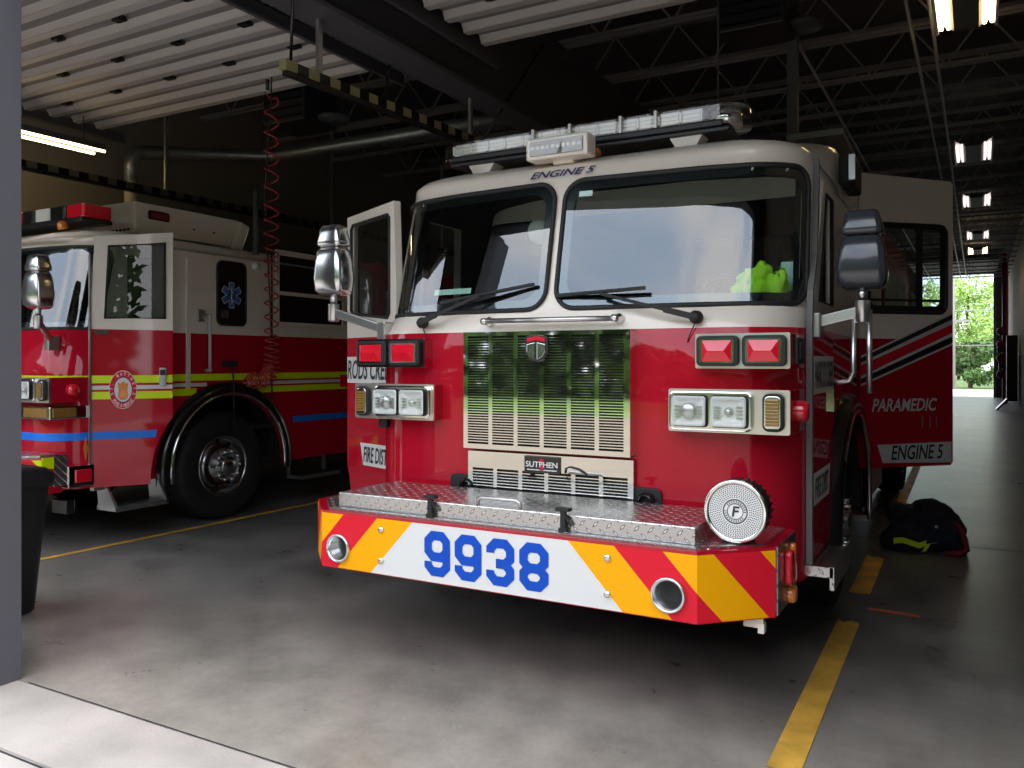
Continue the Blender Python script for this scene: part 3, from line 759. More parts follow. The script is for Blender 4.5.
def cab_interior(t):
    MB().prism([(-0.95, 0.76), (0.95, 0.76), (1.13, 0.95), (1.17, 1.12), (1.17, 1.25), (-1.17, 1.25), (-1.17, 1.12), (-1.13, 0.95)], (0, 0, 1.2), (1, 0, 0), (0, 1, 0), (0, 0, 0.6)).build('dashboard', 'dark_plastic', t, 0.02)
    MB().bx(-1.2, 1.2, 1.1, 4.4, 0.86, 0.9).build('cab_floor', 'cab_lining', t)
    MB().bx(-0.45, 0.45, 1.3, 2.6, 0.9, 1.75).build('engine_cover', 'cab_lining', t, 0.08)
    for x in (0.78, -0.78): seat(t, x, 1.75)
    sw = MB().tube([(0.78 + 0.22 * math.cos(2 * PI * k / 28), 1.28 + 0.12 * math.sin(2 * PI * k / 28), 1.86 + 0.18 * math.sin(2 * PI * k / 28)) for k in range(28)], 0.016, 8, closed=True)
    sw.bar((0.57, 1.28, 1.86), (0.99, 1.28, 1.86), 0.03, 0.02).tube([(0.78, 1.28, 1.86), (0.78, 1.05, 1.55)], 0.03, 10)
    sw.build('steering_wheel', 'dark_plastic', t)

# ------------------------------------------------------------------ the middle fire engine
def horn_cutter(x): return MB().lathe([(0, -0.16), (0.06, -0.16), (0.06, 0.03), (0, 0.03)], (x, 0, 0.6), (0, -1, 0), 32).build('horn_hole', 'chrome')
def bumper(t, y0, cols_=('decal_white', 'decal_yellow', 'decal_red'), holes=False):
    yr = 0.66; z0, z1 = 0.495, 0.785
    pl = [(-1.245, yr), (-1.245, y0 + 0.25), (-0.99, y0), (0.99, y0), (1.245, y0 + 0.25), (1.245, yr)]
    b = MB().prism(pl, (0, 0, z0), (1, 0, 0), (0, 1, 0), (0, 0, z1 - z0), 0)
    bo = b.build('bumper', 'red_paint', t, 0.006)
    # chevrons
    sl, per = 0.93, 0.2155
    za, zc = z0 + 0.004, z1 - 0.012
    def P(u, z, o=0.002):
        sg = 1 if u >= 0 else -1; a = abs(u)
        if a <= 0.99: return (sg * a, y0 - o, z)
        q = (a - 0.99) / 0.36
        return (sg * (0.99 + 0.255 * q + o * 0.7), y0 + 0.25 * q - o * 0.7, z)
    def clip(poly, lo, hi):
        for sgn, lim in ((1, hi), (-1, -lo)):
            out = []
            for i, p in enumerate(poly):
                q = poly[(i + 1) % len(poly)]; a, b_ = sgn * p[0] - lim, sgn * q[0] - lim
                if a <= 0: out.append(p)
                if a * b_ < 0: k = a / (a - b_); out.append((p[0] + (q[0] - p[0]) * k, p[1] + (q[1] - p[1]) * k))
            poly = out
            if len(poly) < 3: return []
        return poly
    ztop = 0.777
    off = lambda z: (ztop - z) * sl
    wh = [(-0.412 - off(za), za), (0.412 + off(za), za), (0.412 + off(zc), zc), (-0.412 - off(zc), zc)]
    bd_ = bmesh.new(); horns = (-0.875, 0.872)
    def slab(c, mi):
        n_ = len(c); sb = MB()
        a_ = [P(q[0], q[1], 0.002) for q in c]; b_ = [P(q[0], q[1], 0.0002) for q in c]
        sb.add(a_ + b_, [tuple(range(n_)), tuple(range(2 * n_ - 1, n_ - 1, -1))] + [(i, n_ + i, n_ + (i + 1) % n_, (i + 1) % n_) for i in range(n_)], mi)
        ob = sb.build('decal_piece', list(cols_), None)
        if holes and all(abs(q[0]) <= 0.991 for q in c) and max(abs(q[0]) for q in c) > 0.8:
            for hx in horns: cut([ob], horn_cutter(hx))
        bd_.from_mesh(ob.data); me_ = ob.data; bpy.data.objects.remove(ob); bpy.data.meshes.remove(me_)
    slab(wh, 0)
    for sg in (1, -1):
        for k in range(-1, 5):
            a, b_ = 0.412 + per * k, 0.412 + per * (k + 1)
            if k < 0: continue
            poly = [(a + off(za), za), (b_ + off(za), za), (b_ + off(zc), zc), (a + off(zc), zc)]
            for lo, hi in ((0, 0.99), (0.99, 1.348)):
                c = clip(poly, lo, hi)
                if len(c) >= 3: slab([(sg * p[0], p[1]) for p in c], 1 if k % 2 == 0 else 2)
    me_ = bpy.data.meshes.new('chevron_decal'); bd_.to_mesh(me_); bd_.free()
    for m in cols_: me_.materials.append(MATS[m])
    ob_ = bpy.data.objects.new('chevron_decal', me_); COL.objects.link(ob_); ob_.parent = bo
    for x in (-0.603, 0.603):
        for z in (0.72, 0.566):
            MB().lathe([(0.018, 0), (0.018, 0.004), (0.013, 0.012), (0, 0.014)], (x, y0 - 0.002, z), (0, -1, 0), 14).build('bolt_head', 'chrome', bo)
    return bo

def digits(bo, y):
    W, H, T, G, X0, Z0 = 0.147, 0.214, 0.043, 0.026, -0.342, 0.531
    m = T / 2; L, R, B, Tp = m, W - m, m, H - m; c = 0.026; M_ = H * 0.47; h9 = H * 0.43
    def ringp(b, t): return [(L + c, t), (R - c, t), (R, t - c), (R, b + c), (R - c, b), (L + c, b), (L, b + c), (L, t - c), (L + c, t)]
    G9 = [[(L, B + c + 0.02), (L, B + c), (L + c, B), (R - c, B), (R, B + c), (R, Tp - 2 * c)], ringp(h9, Tp)]
    G3 = [[(L, Tp - c - 0.02), (L, Tp - c), (L + c, Tp), (R - c, Tp), (R, Tp - c), (R, M_ + c), (R - c, M_), (L + 0.03, M_)], [(L + 0.03, M_), (R - c, M_), (R, M_ - c), (R, B + c), (R - c, B), (L + c, B), (L, B + c), (L, B + c + 0.02)]]
    G8 = [ringp(B, M_), ringp(M_, Tp)]
    def stroke(mb, pts, ox, dy):
        closed = pts[0] == pts[-1]
        P = [Vector(p) for p in pts]
        if closed: P = P[:-1]
        n = len(P); Ls = []; Rs = []
        for i in range(n):
            a = P[i - 1] if (i or closed) else None; b = P[(i + 1) % n] if (i < n - 1 or closed) else None
            d0 = (P[i] - a).normalized() if a is not None else None; d1 = (b - P[i]).normalized() if b is not None else None
            if d0 is None: d0 = d1
            if d1 is None: d1 = d0
            n0 = Vector((-d0.y, d0.x)); n1 = Vector((-d1.y, d1.x)); bis = (n0 + n1).normalized(); k = m / max(0.5, bis.dot(n0))
            Ls.append(P[i] + bis * k); Rs.append(P[i] - bis * k)
        for i in range(n if closed else n - 1):
            j = (i + 1) % n
            mb.add([(X0 + ox + q.x, y - dy, Z0 + q.y) for q in (Ls[i], Ls[j], Rs[j], Rs[i])], [(0, 1, 2, 3)])
    for i, g in enumerate((G9, G9, G3, G8)):
        mb = MB()
        for q_, p in enumerate(g): stroke(mb, p, i * (W + G), 0.0008 * q_)
        mb.build('number_digit', 'decal_blue', bo, recalc=False)['label'] = 'blue block numeral %s' % '9938'[i]

def engine_five():
    ZB = 1.715
    t = thing('fire_engine', 'red and white fire engine with 9938 on its striped bumper and doors standing open', 'fire engine', (-1.972, 3.27, 0))
    body = shell('cab_body', None, t, ZB, openings=[(-1, 1.2, 1.62, 0.6, 2.5), (1, 3.0, 3.77, 0.87, 2.6), (1, 1.55, 3.2, 0.4, 1.36), (-1, 1.55, 3.2, 0.4, 1.36)], ysides=(4.6, 3.76, 3.21, 3.0, 2.0, 1.62, 1.5, 1.25))
    for sx in (1, -1): arch_panel(body, sx, 2.36, 0.72, 1.5, 3.21, 0.5, 1.35, 1.243, 0.5, 1)
    cb = body.build('cab_body', ['white_paint', 'red_paint'], t)
    shell('cab_lining', None, t, ZB, 0.035, openings=[(-1, 1.2, 1.62, 0.6, 2.5), (1, 3.0, 3.77, 0.87, 2.6), (1, 1.55, 3.2, 0.4, 1.36), (-1, 1.55, 3.2, 0.4, 1.36)], ysides=(4.6, 3.76, 3.21, 3.0, 2.0, 1.62, 1.5, 1.25), split=False).build('cab_lining', 'cab_lining', t)
    cab_interior(t)
    for sg in (1, -1): windshield(t, sg)
    # raised rear roof
    rf = MB(); rings = []
    for z, ins, yo in ((2.56, 0.0, 1.98), (2.72, 0.0, 2.0), (2.83, 0.015, 2.03), (2.89, 0.05, 2.07), (2.925, 0.11, 2.14), (2.935, 0.2, 2.25)):
        wd = 1.24 - ins; rings.append([(px, py, z) for px, py in rrect(2 * wd, 4.6 - yo, 0.22, 6, 0, (4.6 + yo) / 2)])
    rf.loft(rings, 0, True, (False, True)); rf.build('raised_roof', 'white_paint', t)
    MB().obox((1.02, 3.3, 3.02), (0.18, 0.0, 0), (0, 0.75, -0.05), (0, 0, 0.02)).bx(0.9, 0.94, 2.75, 2.8, 2.92, 3.03).bx(0.9, 0.94, 3.8, 3.85, 2.92, 2.99).build('roof_hatch', 'hatch_grey', t)
    # rear body
    rb = MB().bx(-1.24, 1.24, 4.75, 9.6, 0.62, 2.75)
    rb.build('rear_body', 'red_paint', t, 0.02)
    for y0, y1 in ((4.85, 6.0), (6.1, 7.2), (8.3, 9.5)):
        s_ = MB(); k = 0; z = 1.0
        while z < 2.4: s_.bx(1.24, 1.252, y0, y1, z, z + 0.055); z += 0.06
        s_.build('roller_shutter', 'aluminium', t)
    MB().bx(-0.45, 0.45, 0.7, 9.4, 0.45, 0.7).build('chassis', 'black_paint', t)
    for y in (2.36, 7.75):
        for sx in (1, -1): wheel(t, sx * 1.20, y, sx)
    for sx in (1, -1): fender(t, sx, 2.36)
    # bumper and deck
    bo = bumper(t, 0.0, holes=True); digits(bo, -0.0045)
    for x in (-0.875, 0.872):
        hc_ = horn_cutter(x); hc_.parent = t; cut([bo], hc_)
        h = MB().lathe([(0.074, 0.0), (0.074, 0.012), (0.070, 0.018), (0.064, 0.017), (0.0595, 0.010), (0.057, 0.0), (0.053, -0.014), (0.048, -0.03), (0.043, -0.045), (0.037, -0.065), (0.03, -0.09), (0, -0.09)], (x, -0.004, 0.6), (0, -1, 0), 36)
        h.disc((x, 0.06, 0.6), (0, -1, 0), 0.037, 24, 1)
        h.build('air_horn', ['satin_chrome', 'black_rubber'], bo)
    dk = MB().prism([(-1.2, 0.655), (-1.2, 0.27), (-0.975, 0.035), (0.975, 0.035), (1.2, 0.27), (1.2, 0.655)], (0, 0, 0.785), (1, 0, 0), (0, 1, 0), (0, 0, 0.008)).build('bumper_deck', 'tread_plate', t)
    ld = MB().bx(-0.955, 0.955, 0.085, 0.56, 0.793, 0.868).build('storage_lid', 'tread_plate', t, 0.006)
    MB().tube([(-0.11, 0.11, 0.868), (-0.11, 0.105, 0.895), (-0.09, 0.105, 0.905), (0.10, 0.105, 0.905), (0.12, 0.105, 0.895), (0.12, 0.11, 0.868)], 0.009, 8).build('lid_handle', 'brushed_steel', ld)
    for x in (-0.36, 0.36):
        la = MB().bx(x - 0.012, x + 0.012, 0.062, 0.082, 0.80, 0.885).bx(x - 0.032, x + 0.032, 0.055, 0.095, 0.885, 0.9).bx(x - 0.02, x + 0.02, 0.06, 0.085, 0.793, 0.81).bar((x + 0.01, 0.07, 0.87), (x + 0.04, 0.07, 0.82), 0.01, 0.01)
        la.build('rubber_latch', 'black_rubber', ld)
    MB().bx(1.245, 1.252, 0.26, 0.65, 0.5, 0.785).build('bumper_end_plate', 'tread_dark', bo)
    MB().prism(rrect(0.075, 0.15, 0.03, 4, 0.43, 0.665), (1.252, 0, 0), (0, 1, 0), (0, 0, 1), (0.03, 0, 0)).build('marker_light', 'red_lens', bo, 0.008)['label'] = 'red side marker light'
    MB().prism(rrect(0.05, 0.17, 0.02, 4, 0.52, 0.67), (1.252, 0, 0), (0, 1, 0), (0, 0, 1), (0.025, 0, 0)).build('marker_light', 'orange_lens', bo, 0.008)['label'] = 'amber side marker light'
    MB().lathe([(0.04, 0), (0.04, 0.02), (0.03, 0.03), (0, 0.03)], (1.252, 0.5, 0.535), (1, 0, 0), 16).build('reflector', 'orange_lens', bo)
    MB().bx(1.12, 1.2, 0.22, 0.25, 0.45, 0.495).bx(1.18, 1.205, 0.215, 0.255, 0.43, 0.47).build('bumper_bracket', 'white_paint', t)
    # siren
    ax = (0, -1, 0); o = (1.092, 0.2, 0.928)
    s_ = MB().lathe([(0.0, -0.16), (0.09, -0.16), (0.118, -0.13), (0.124, -0.08), (0.124, -0.03), (0.128, -0.012), (0.128, 0.004)], o, ax, 48)
    for k in range(28):
        a = 2 * PI * k / 28; d = Vector((math.cos(a), 0, math.sin(a))); tt = Vector((-math.sin(a), 0, math.cos(a)))
        s_.obox(Vector(o) + d * 0.126 + Vector((0, 0.075, 0)), tt * 0.006, Vector((0, 0.045, 0)), d * 0.0025)
    s_.bx(1.02, 1.14, 0.26, 0.34, 0.793, 0.82)
    so = s_.build('siren', 'dark_metal', t)
    MB().lathe([(0.130, -0.01), (0.133, 0.0), (0.130, 0.012), (0.118, 0.012), (0.113, 0.006)], o, ax, 48).build('siren_ring', 'chrome', so)
    g = MB().disc((o[0], o[1] - 0.004, o[2]), ax, 0.116, 48, 0)
    rr = 0.058
    for ring_i in range(8):
        r_ = 0.060 + ring_i * 0.0075; n = int(2 * PI * r_ / 0.0095)
        for k in range(n):
            a = 2 * PI * k / n + ring_i * 0.3; g.disc((o[0] + r_ * math.cos(a), o[1] - 0.0052, o[2] + r_ * math.sin(a)), ax, 0.0028, 6, 1)
    g.build('siren_grille', ['lamp_white', 'black_rubber'], so, recalc=False)
    em = MB().ring((o[0], o[1] - 0.006, o[2]), ax, 0.047, 0.052, 40).ring((o[0], o[1] - 0.006, o[2]), ax, 0.031, 0.034, 40)
    for k in range(26):
        a = 2 * PI * k / 26
        if k % 13 < 11: em.bar((o[0] + 0.036 * math.cos(a), o[1] - 0.006, o[2] + 0.036 * math.sin(a)), (o[0] + 0.045 * math.cos(a), o[1] - 0.006, o[2] + 0.045 * math.sin(a)), 0.003, 0.002, 0, (0, 1, 0))
    em.build('siren_emblem', 'dark_metal', so, recalc=False)
    text('siren_letter', 'F', (o[0] - 0.014, o[1] - 0.006, o[2] - 0.022), (1, 0, 0), (0, 0, 1), 0.032, 0.044, 'dark_metal', so, 0.15, bold=0.01)
    # grille
    x0, x1, z0, z1, y = -0.488, 0.482, 1.08, 1.712, 0.57
    g = MB()
    xs0, xs1, zs0, zs1 = x0 + 0.028, x1 - 0.034, z0 + 0.026, z1 - 0.022
    g.bx(x0, xs0, y, y + 0.012, z0, z1).bx(xs1, x1, y, y + 0.012, z0, z1).bx(xs0, xs1, y, y + 0.012, z0, zs0).bx(xs0, xs1, y, y + 0.012, zs1, z1)
    cw = (xs1 - xs0 - 5 * 0.024) / 6
    for i in range(5): a = xs0 + cw * (i + 1) + 0.024 * i; g.bx(a, a + 0.024, y, y + 0.012, zs0, zs1)
    ns = 41; p = (zs1 - zs0) / ns
    for i in range(6):
        a = xs0 + (cw + 0.024) * i
        for k in range(1, ns): g.bx(a, a + cw, y + 0.001, y + 0.010, zs0 + p * k - p * 0.2, zs0 + p * k + p * 0.2)
    g.bx(x0, x0 + 0.004, y + 0.012, 0.64, z0, z1).bx(x0, x1, y + 0.012, 0.64, z1 - 0.004, z1).bx(x0, x1, y + 0.012, 0.64, z0, z0 + 0.004)
    g.bx(x1 - 0.004, x1, y + 0.012, 0.64, z0, z1)
    go = g.build('grille', 'polished_steel', t)
    MB().bx(x0 + 0.005, x1 - 0.005, 0.622, 0.636, z0 + 0.005, z1 - 0.005).build('grille_backing', 'black_rubber', go)
    # plain shield emblem
    ex, ez = -0.031, 1.63
    sh = [(-0.066, 0.03), (-0.06, 0.052), (0, 0.062), (0.06, 0.052), (0.066, 0.03), (0.066, -0.03), (0.04, -0.068), (0, -0.082), (-0.04, -0.068), (-0.066, -0.03)]
    eo = MB().prism(sh, (ex, y - 0.001, ez), (1, 0, 0), (0, 0, 1), (0, -0.012, 0)).build('grille_emblem', 'dark_metal', go, 0.003)
    fa = MB()
    fa.prism([(-0.054, 0.012), (-0.006, 0.022), (-0.006, -0.068), (-0.036, -0.055), (-0.054, -0.026)], (ex, y - 0.013, ez), (1, 0, 0), (0, 0, 1), (0, -0.006, 0))
    fa.prism([(0.054, 0.012), (0.006, 0.022), (0.006, -0.068), (0.036, -0.055), (0.054, -0.026)], (ex, y - 0.013, ez), (1, 0, 0), (0, 0, 1), (0, -0.006, 0))
    fa.prism([(-0.052, 0.024), (0, 0.034), (0.052, 0.024), (0.05, 0.046), (0, 0.054), (-0.05, 0.046)], (ex, y - 0.013, ez), (1, 0, 0), (0, 0, 1), (0, -0.006, 0), 1)
    fa.build('emblem_shield', ['chrome', 'decal_red'], go, 0.002)
    # lower grille panel with badge
    x0, x1, z0, z1, y = -0.48, 0.486, 0.80, 1.062, 0.605
    lg = MB(); zs0, zs1 = 0.83, 0.972
    lg.bx(x0, x1, y, y + 0.012, zs1, z1).bx(x0, x1, y, y + 0.012, z0, zs0)
    xs0, xs1 = x0 + 0.03, x1 - 0.03
    lg.bx(x0, xs0, y, y + 0.012, zs0, zs1).bx(xs1, x1, y, y + 0.012, zs0, zs1)
    cw = (xs1 - xs0 - 5 * 0.024) / 6
    for i in range(5): a = xs0 + cw * (i + 1) + 0.024 * i; lg.bx(a, a + 0.024, y, y + 0.012, zs0, zs1)
    for i in range(6):
        a = xs0 + (cw + 0.024) * i
        for k in range(1, 9): q = zs0 + (zs1 - zs0) * k / 9; lg.bx(a, a + cw, y + 0.001, y + 0.01, q - 0.0028, q + 0.0028)
    lo = lg.build('lower_grille', 'polished_steel', t)
    MB().bx(x0 + 0.005, x1 - 0.005, 0.63, 0.637, z0, z1 - 0.01).build('grille_backing', 'black_rubber', lo)
    MB().tube([(0.115, 0.6, 0.975), (0.118, 0.595, 1.0), (0.14, 0.593, 1.01), (0.19, 0.593, 1.0), (0.22, 0.595, 0.985), (0.235, 0.6, 0.975)], 0.004, 6).build('loop_cable', 'dark_metal', lo)
    bd = MB().bx(-0.122, 0.086, y - 0.012, y, 0.968, 1.056).build('badge', 'black_paint', lo, 0.003)
    text('badge_lettering', 'SUTPHEN', (-0.112, y - 0.0125, 0.998), (1, 0, 0), (0, 0, 1), 0.187, 0.030, 'decal_white', lo, bold=0.02)
    MB().prism([(-0.012, 0.03), (0.012, 0.03), (0.005, 0), (0.012, -0.03), (-0.012, -0.03), (-0.005, 0)], (-0.018, y - 0.0122, 1.012), (1, 0, 0), (0, 0, 1), (0, -0.001, 0)).build('badge_cross', 'decal_red', lo)
    MB().bx(-0.105, 0.07, y - 0.0132, y - 0.0122, 0.981, 0.987).build('badge_rule', 'silver_decal', lo)
    for a, b in ((-0.61, -0.435), (0.415, 0.625)):
        r_ = MB().prism(rrect(b - a, 0.12, 0.03, 4, (a + b) / 2, 0.868), (0, 0.634, 0), (1, 0, 0), (0, 0, 1), (0, -0.012, 0)).build('tow_eye_recess', 'black_rubber', t, 0.004)
        MB().lathe([(0.03, 0), (0.045, 0.01), (0.045, 0.03), (0.03, 0.04)], ((a + b) / 2 + 0.03, 0.63, 0.865), (0, -1, 0), 18).build('tow_eye', 'black_paint', r_)
    for sg in (1, -1): warning_box(t, sg); headlight_box(t, sg)
    MB().prism(rrect(0.06, 0.06, 0.02, 3, -1.10, 1.19), (0, 0.72, 0), (1, 0, 0), (0, 0, 1), (0, -0.08, 0)).build('lamp_bracket', 'dark_metal', t)
    # front hand rail
    hr = MB().tube([(-0.36, 0.585, 1.772), (0.39, 0.585, 1.768)], 0.014, 12).build('front_handrail', 'brushed_steel', t)
    for x in (-0.365, 0.395): MB().lathe([(0.026, 0.0), (0.026, 0.012), (0.018, 0.03), (0.018, 0.07), (0, 0.072)], (x, 0.642, 1.77), (0, -1, 0), 16).build('rail_mount', 'chrome', hr)
    wiper(t, (-0.80, 1.774), (-0.42, 1.915), (-0.69, 1.885), (-0.094, 1.965))
    wiper(t, (0.796, 1.765), (0.30, 1.898), (0.042, 1.898), (0.534, 1.918))
    for (x, sg) in ((-0.80, 1), (0.80, -1)): MB().tube([(x, 0.625, 1.76), (x + 0.05 * sg * 0.3, 0.62, 1.72), (x + 0.09 * -sg * -0.4, 0.628, 1.68), (x + 0.05 * sg, 0.634, 1.645)], 0.003, 5).build('washer_hose', 'black_rubber', t)
    # roof lettering, scene light, light bar
    yy = interp(YF_TAB, 2.6)
    tl = Vector(S(0, 2.63, 0.003)) - Vector(S(0, 2.565, 0.003))
    text('cab_lettering', 'ENGINE 5', Vector((-0.205, S(0, 2.565)[1] - 0.005, 2.565)), (1, 0, 0), tl, 0.385, 0.055, 'ink_navy', t, 0.22, bold=0.01)
    sl = MB().bx(-0.225, 0.15, 0.80, 0.92, 2.668, 2.79).bx(-0.1, 0.03, 0.88, 1.0, 2.65, 2.70).build('scene_light', 'white_paint', t, 0.012)
    MB().prism(rrect(0.325, 0.082, 0.01, 3, -0.0375, 2.728), (0, 0.80, 0), (1, 0, 0), (0, 0, 1), (0, -0.004, 0)).build('scene_light_reflector', 'trim_grey', sl)
    le = MB()
    for k in range(10): le.lathe([(0.012, 0), (0.010, 0.006), (0, 0.007)], (-0.18 + k * 0.0317, 0.796, 2.73), (0, -1, 0), 10)
    le.build('scene_light_diodes', 'decal_white', sl)
    MB().bx(-0.2, 0.125, 0.786, 0.789, 2.687, 2.769).build('scene_light_lens', 'clear_lens', sl)
    lb = MB().bx(-0.91, 0.80, 1.08, 1.36, 2.80, 2.835).bx(-0.93, 0.83, 1.10, 1.34, 2.775, 2.802).build('light_bar', 'dark_metal', t, 0.01)
    for x in (-0.78, 0.52):
        MB().prism([(-0.1, 0.1), (0.1, 0.1), (0.04, 0), (-0.04, 0)], (x + 0.07, 1.12, 2.69), (1, 0, 0), (0, 0, 1), (0, 0.12, 0)).build('light_bar_foot', 'white_paint', lb)
    md = MB(); xx = -0.90
    while xx < 0.68:
        md.bx(xx + 0.004, xx + 0.118, 1.115, 1.16, 2.838, 2.912, 0)
        for q in range(3): md.bx(xx + 0.012, xx + 0.11, 1.107, 1.116, 2.846 + q * 0.022, 2.861 + q * 0.022, 0)
        md.lathe([(0.012, 0), (0.012, 0.05)], (xx, 1.112, 2.85), (0, 0, 1), 8, 0)
        xx += 0.122
    md.build('lamp_module', 'lamp_white', lb)
    for a, b in ((-0.91, -0.34), (-0.325, -0.10), (-0.085, 0.215), (0.23, 0.42), (0.435, 0.80)):
        MB().prism(rrect(b - a, 0.26, 0.03, 4, (a + b) / 2, 1.22), (0, 0, 2.835), (1, 0, 0), (0, 1, 0), (0, 0, 0.09)).build('light_bar_lens', 'clear_lens', lb, 0.01)
    for x in (-0.333, -0.092, 0.222, 0.428): MB().bx(x - 0.008, x + 0.008, 1.085, 1.355, 2.835, 2.93).build('light_bar_divider', 'aluminium', lb)
    for sg, x in ((-1, -0.91), (1, 0.81)):
        MB().lathe([(0.0, 0.0), (0.128, 0.0), (0.13, 0.02), (0.128, 0.10), (0.11, 0.118), (0.0, 0.12)], (x + sg * -0.02, 1.22, 2.806), (0, 0, 1), 28).build('end_lens', 'clear_lens', lb)
        MB().lathe([(0.0, 0.0), (0.09, 0.0), (0.09, 0.085), (0.0, 0.085)], (x + sg * -0.03, 1.22, 2.82), (0, 0, 1), 20).build('end_reflector', 'chrome', lb)
    for x, y_, z in ((0.08, 1.05, 2.735), (1.02, 1.25, 2.70), (-0.25, 1.05, 2.73)):
        MB().lathe([(0.045, 0), (0.04, 0.022), (0.02, 0.035), (0, 0.037)], (x, y_, z - 0.01), (0, 0, 1), 16).build('clearance_light', 'orange_lens', t)
    # corner strip, doors
    ct = [(1.262, 0.955, 0.57), (1.262, 0.955, 1.75), (1.262, 0.985, 1.9)] + [(interp(W_TAB, z) + 0.014, interp(YF_TAB, z) + RC * interp(W_TAB, z) / 1.245 + vee(1.245, 0.925, z) - 0.01, z) for z in (2.1, 2.3, 2.5, 2.56, 2.6)]
    MB().loft([[(x + a_, y_ + b_, z) for a_, b_ in ((-0.016, -0.018), (0.012, -0.018), (0.012, 0.018), (-0.016, 0.018))] for x, y_, z in ct], 0, False).build('corner_trim', 'trim_grey', t)
    # right front door (closed)
    mp, nr, d = sidemap((1.248, 0.99), 0, 1)
    out = arch_cut(0.66, 0.58, 2.5, 2.52, 2.36 - 0.99, 0.53, 0.83, 0.33)
    dr = door(t, lambda s, z, o=0.0: mp(s, z, o + 0.02), nr, out, [(0.17, 1.86), (0.60, 1.86), (0.60, 2.44), (0.40, 2.44)], ZB, gmat='privacy_glass')
    dr['label'] = 'closed driver door behind the tall mirror'
    MB().add([mp(0.02, 1.39, 0.0215), mp(0.66, 1.39, 0.0215), mp(0.66, 1.58, 0.0215), mp(0.02, 1.58, 0.0215)], [(0, 1, 2, 3)]).build('name_band', 'decal_white', dr)
    text('door_lettering', 'HARRODS CREEK', mp(0.04, 1.415, 0.0225), d, (0, 0, 1), 0.6, 0.14, 'ink_black', dr, 0.15)
    MB().add([mp(0.02, 0.84, 0.0215), mp(0.5, 0.84, 0.0215), mp(0.54, 1.0, 0.0215), mp(0.02, 1.0, 0.0215)], [(0, 1, 2, 3)]).build('name_band', 'decal_white', dr)
    text('door_lettering', 'FIRE DIST', mp(0.05, 0.865, 0.0225), d, (0, 0, 1), 0.42, 0.11, 'ink_black', dr, 0.15)
    MB().bar(mp(0.56, 1.28, 0.03), mp(0.56, 1.40, 0.03), 0.03, 0.02).build('door_handle', 'chrome', dr)
    # left front door (swung open, seen from the front)
    mp, nr, d = sidemap((-1.25, 0.97), 70, -1)
    out = arch_cut(0.62, 0.58, 2.58, 2.546, 2.36 - 0.97, 0.53, 0.83)
    wn = [(0.565, 1.90), (0.565, 2.46), (0.545, 2.484), (0.10, 2.50), (0.08, 2.48), (0.08, 1.86), (0.10, 1.835), (0.545, 1.88)]
    dl = door(t, mp, nr, out, wn, ZB)
    dl['label'] = 'front door swung open behind the left mirror'
    def band(s0, s1, z0, z1, s0b=None):
        MB().add([mp(s1, z0, 0.0015), mp(s0b if s0b is not None else s0, z0, 0.0015), mp(s0, z1, 0.0015), mp(s1, z1, 0.0015)], [(0, 1, 2, 3)]).build('name_band', 'decal_white', dl)
    band(0.618, 0.02, 1.408, 1.585)
    text('door_lettering', 'RODS CREEK', mp(0.612, 1.432, 0.003), -d, (0, 0, 1), 0.60, 0.132, 'ink_black', dl, 0.2)
    band(0.445, 0.02, 0.858, 1.007, 0.405)
    text('door_lettering', 'FIRE DIST', mp(0.40, 0.88, 0.003), -d, (0, 0, 1), 0.30, 0.105, 'ink_black', dl, 0.2)
    # crew door (swung open)
    mp, nr, d = sidemap((1.25, 2.98), 46, 1)
    out = [(0.0, 0.95), (0.03, 0.805), (0.765, 0.805), (0.785, 0.83), (0.785, 2.83), (0.765, 2.852), (0.0, 2.875)]
    cd = door(t, mp, nr, out, (0.06, 0.73, 1.90, 2.53), ZB, r=0.06)
    cd['label'] = 'open crew door lettered PARAMEDIC and ENGINE 5'
    fb = MB(); q = mp
    # wide black border inside the window
    wo = rrect(0.67, 0.63, 0.06, 5, 0.395, 2.215); wi = rrect(0.58, 0.55, 0.04, 5, 0.395, 2.225)
    fb.add([mp(p[0], p[1], -0.015) for p in wo] + [mp(p[0], p[1], -0.015) for p in wi], [(i, (i + 1) % len(wo), len(wo) + (i + 1) % len(wo), len(wo) + i) for i in range(len(wo))])
    for s0, s1, za, zc in ((0.1, 0.7, 1.98, 2.0), (0.48, 0.54, 1.95, 2.5)): fb.add([mp(s0, za, -0.016), mp(s1, za, -0.016), mp(s1, zc, -0.016), mp(s0, zc, -0.016)], [(0, 1, 2, 3)])
    fb.build('window_frame', 'black_rubber', cd, recalc=False)
    def diag(a0, a1, b0, b1, m, nm='door_stripe'):
        MB().add([mp(0.012, a0, 0.0016), mp(0.783, b0, 0.0016), mp(0.783, b1, 0.0016), mp(0.012, a1, 0.0016)], [(0, 1, 2, 3)]).build(nm, m, cd)
    diag(1.578, 1.592, 1.897, 1.912, 'silver_decal'); diag(1.545, 1.577, 1.86, 1.896, 'ink_black'); diag(1.526, 1.545, 1.826, 1.86, 'silver_decal')
    diag(1.452, 1.525, 1.762, 1.825, 'decal_red'); diag(1.432, 1.451, 1.738, 1.761, 'silver_decal'); diag(1.396, 1.431, 1.69, 1.737, 'ink_black'); diag(1.38, 1.395, 1.674, 1.689, 'silver_decal')
    text('door_lettering', 'PARAMEDIC', mp(0.10, 1.20, 0.002), d, (0, 0, 1), 0.545, 0.092, 'silver_decal', cd, 0.25)
    MB().add([mp(0.19, 0.838, 0.0016), mp(0.77, 0.825, 0.0016), mp(0.77, 0.975, 0.0016), mp(0.145, 0.966, 0.0016)], [(0, 1, 2, 3)]).build('name_band', 'silver_decal', cd)
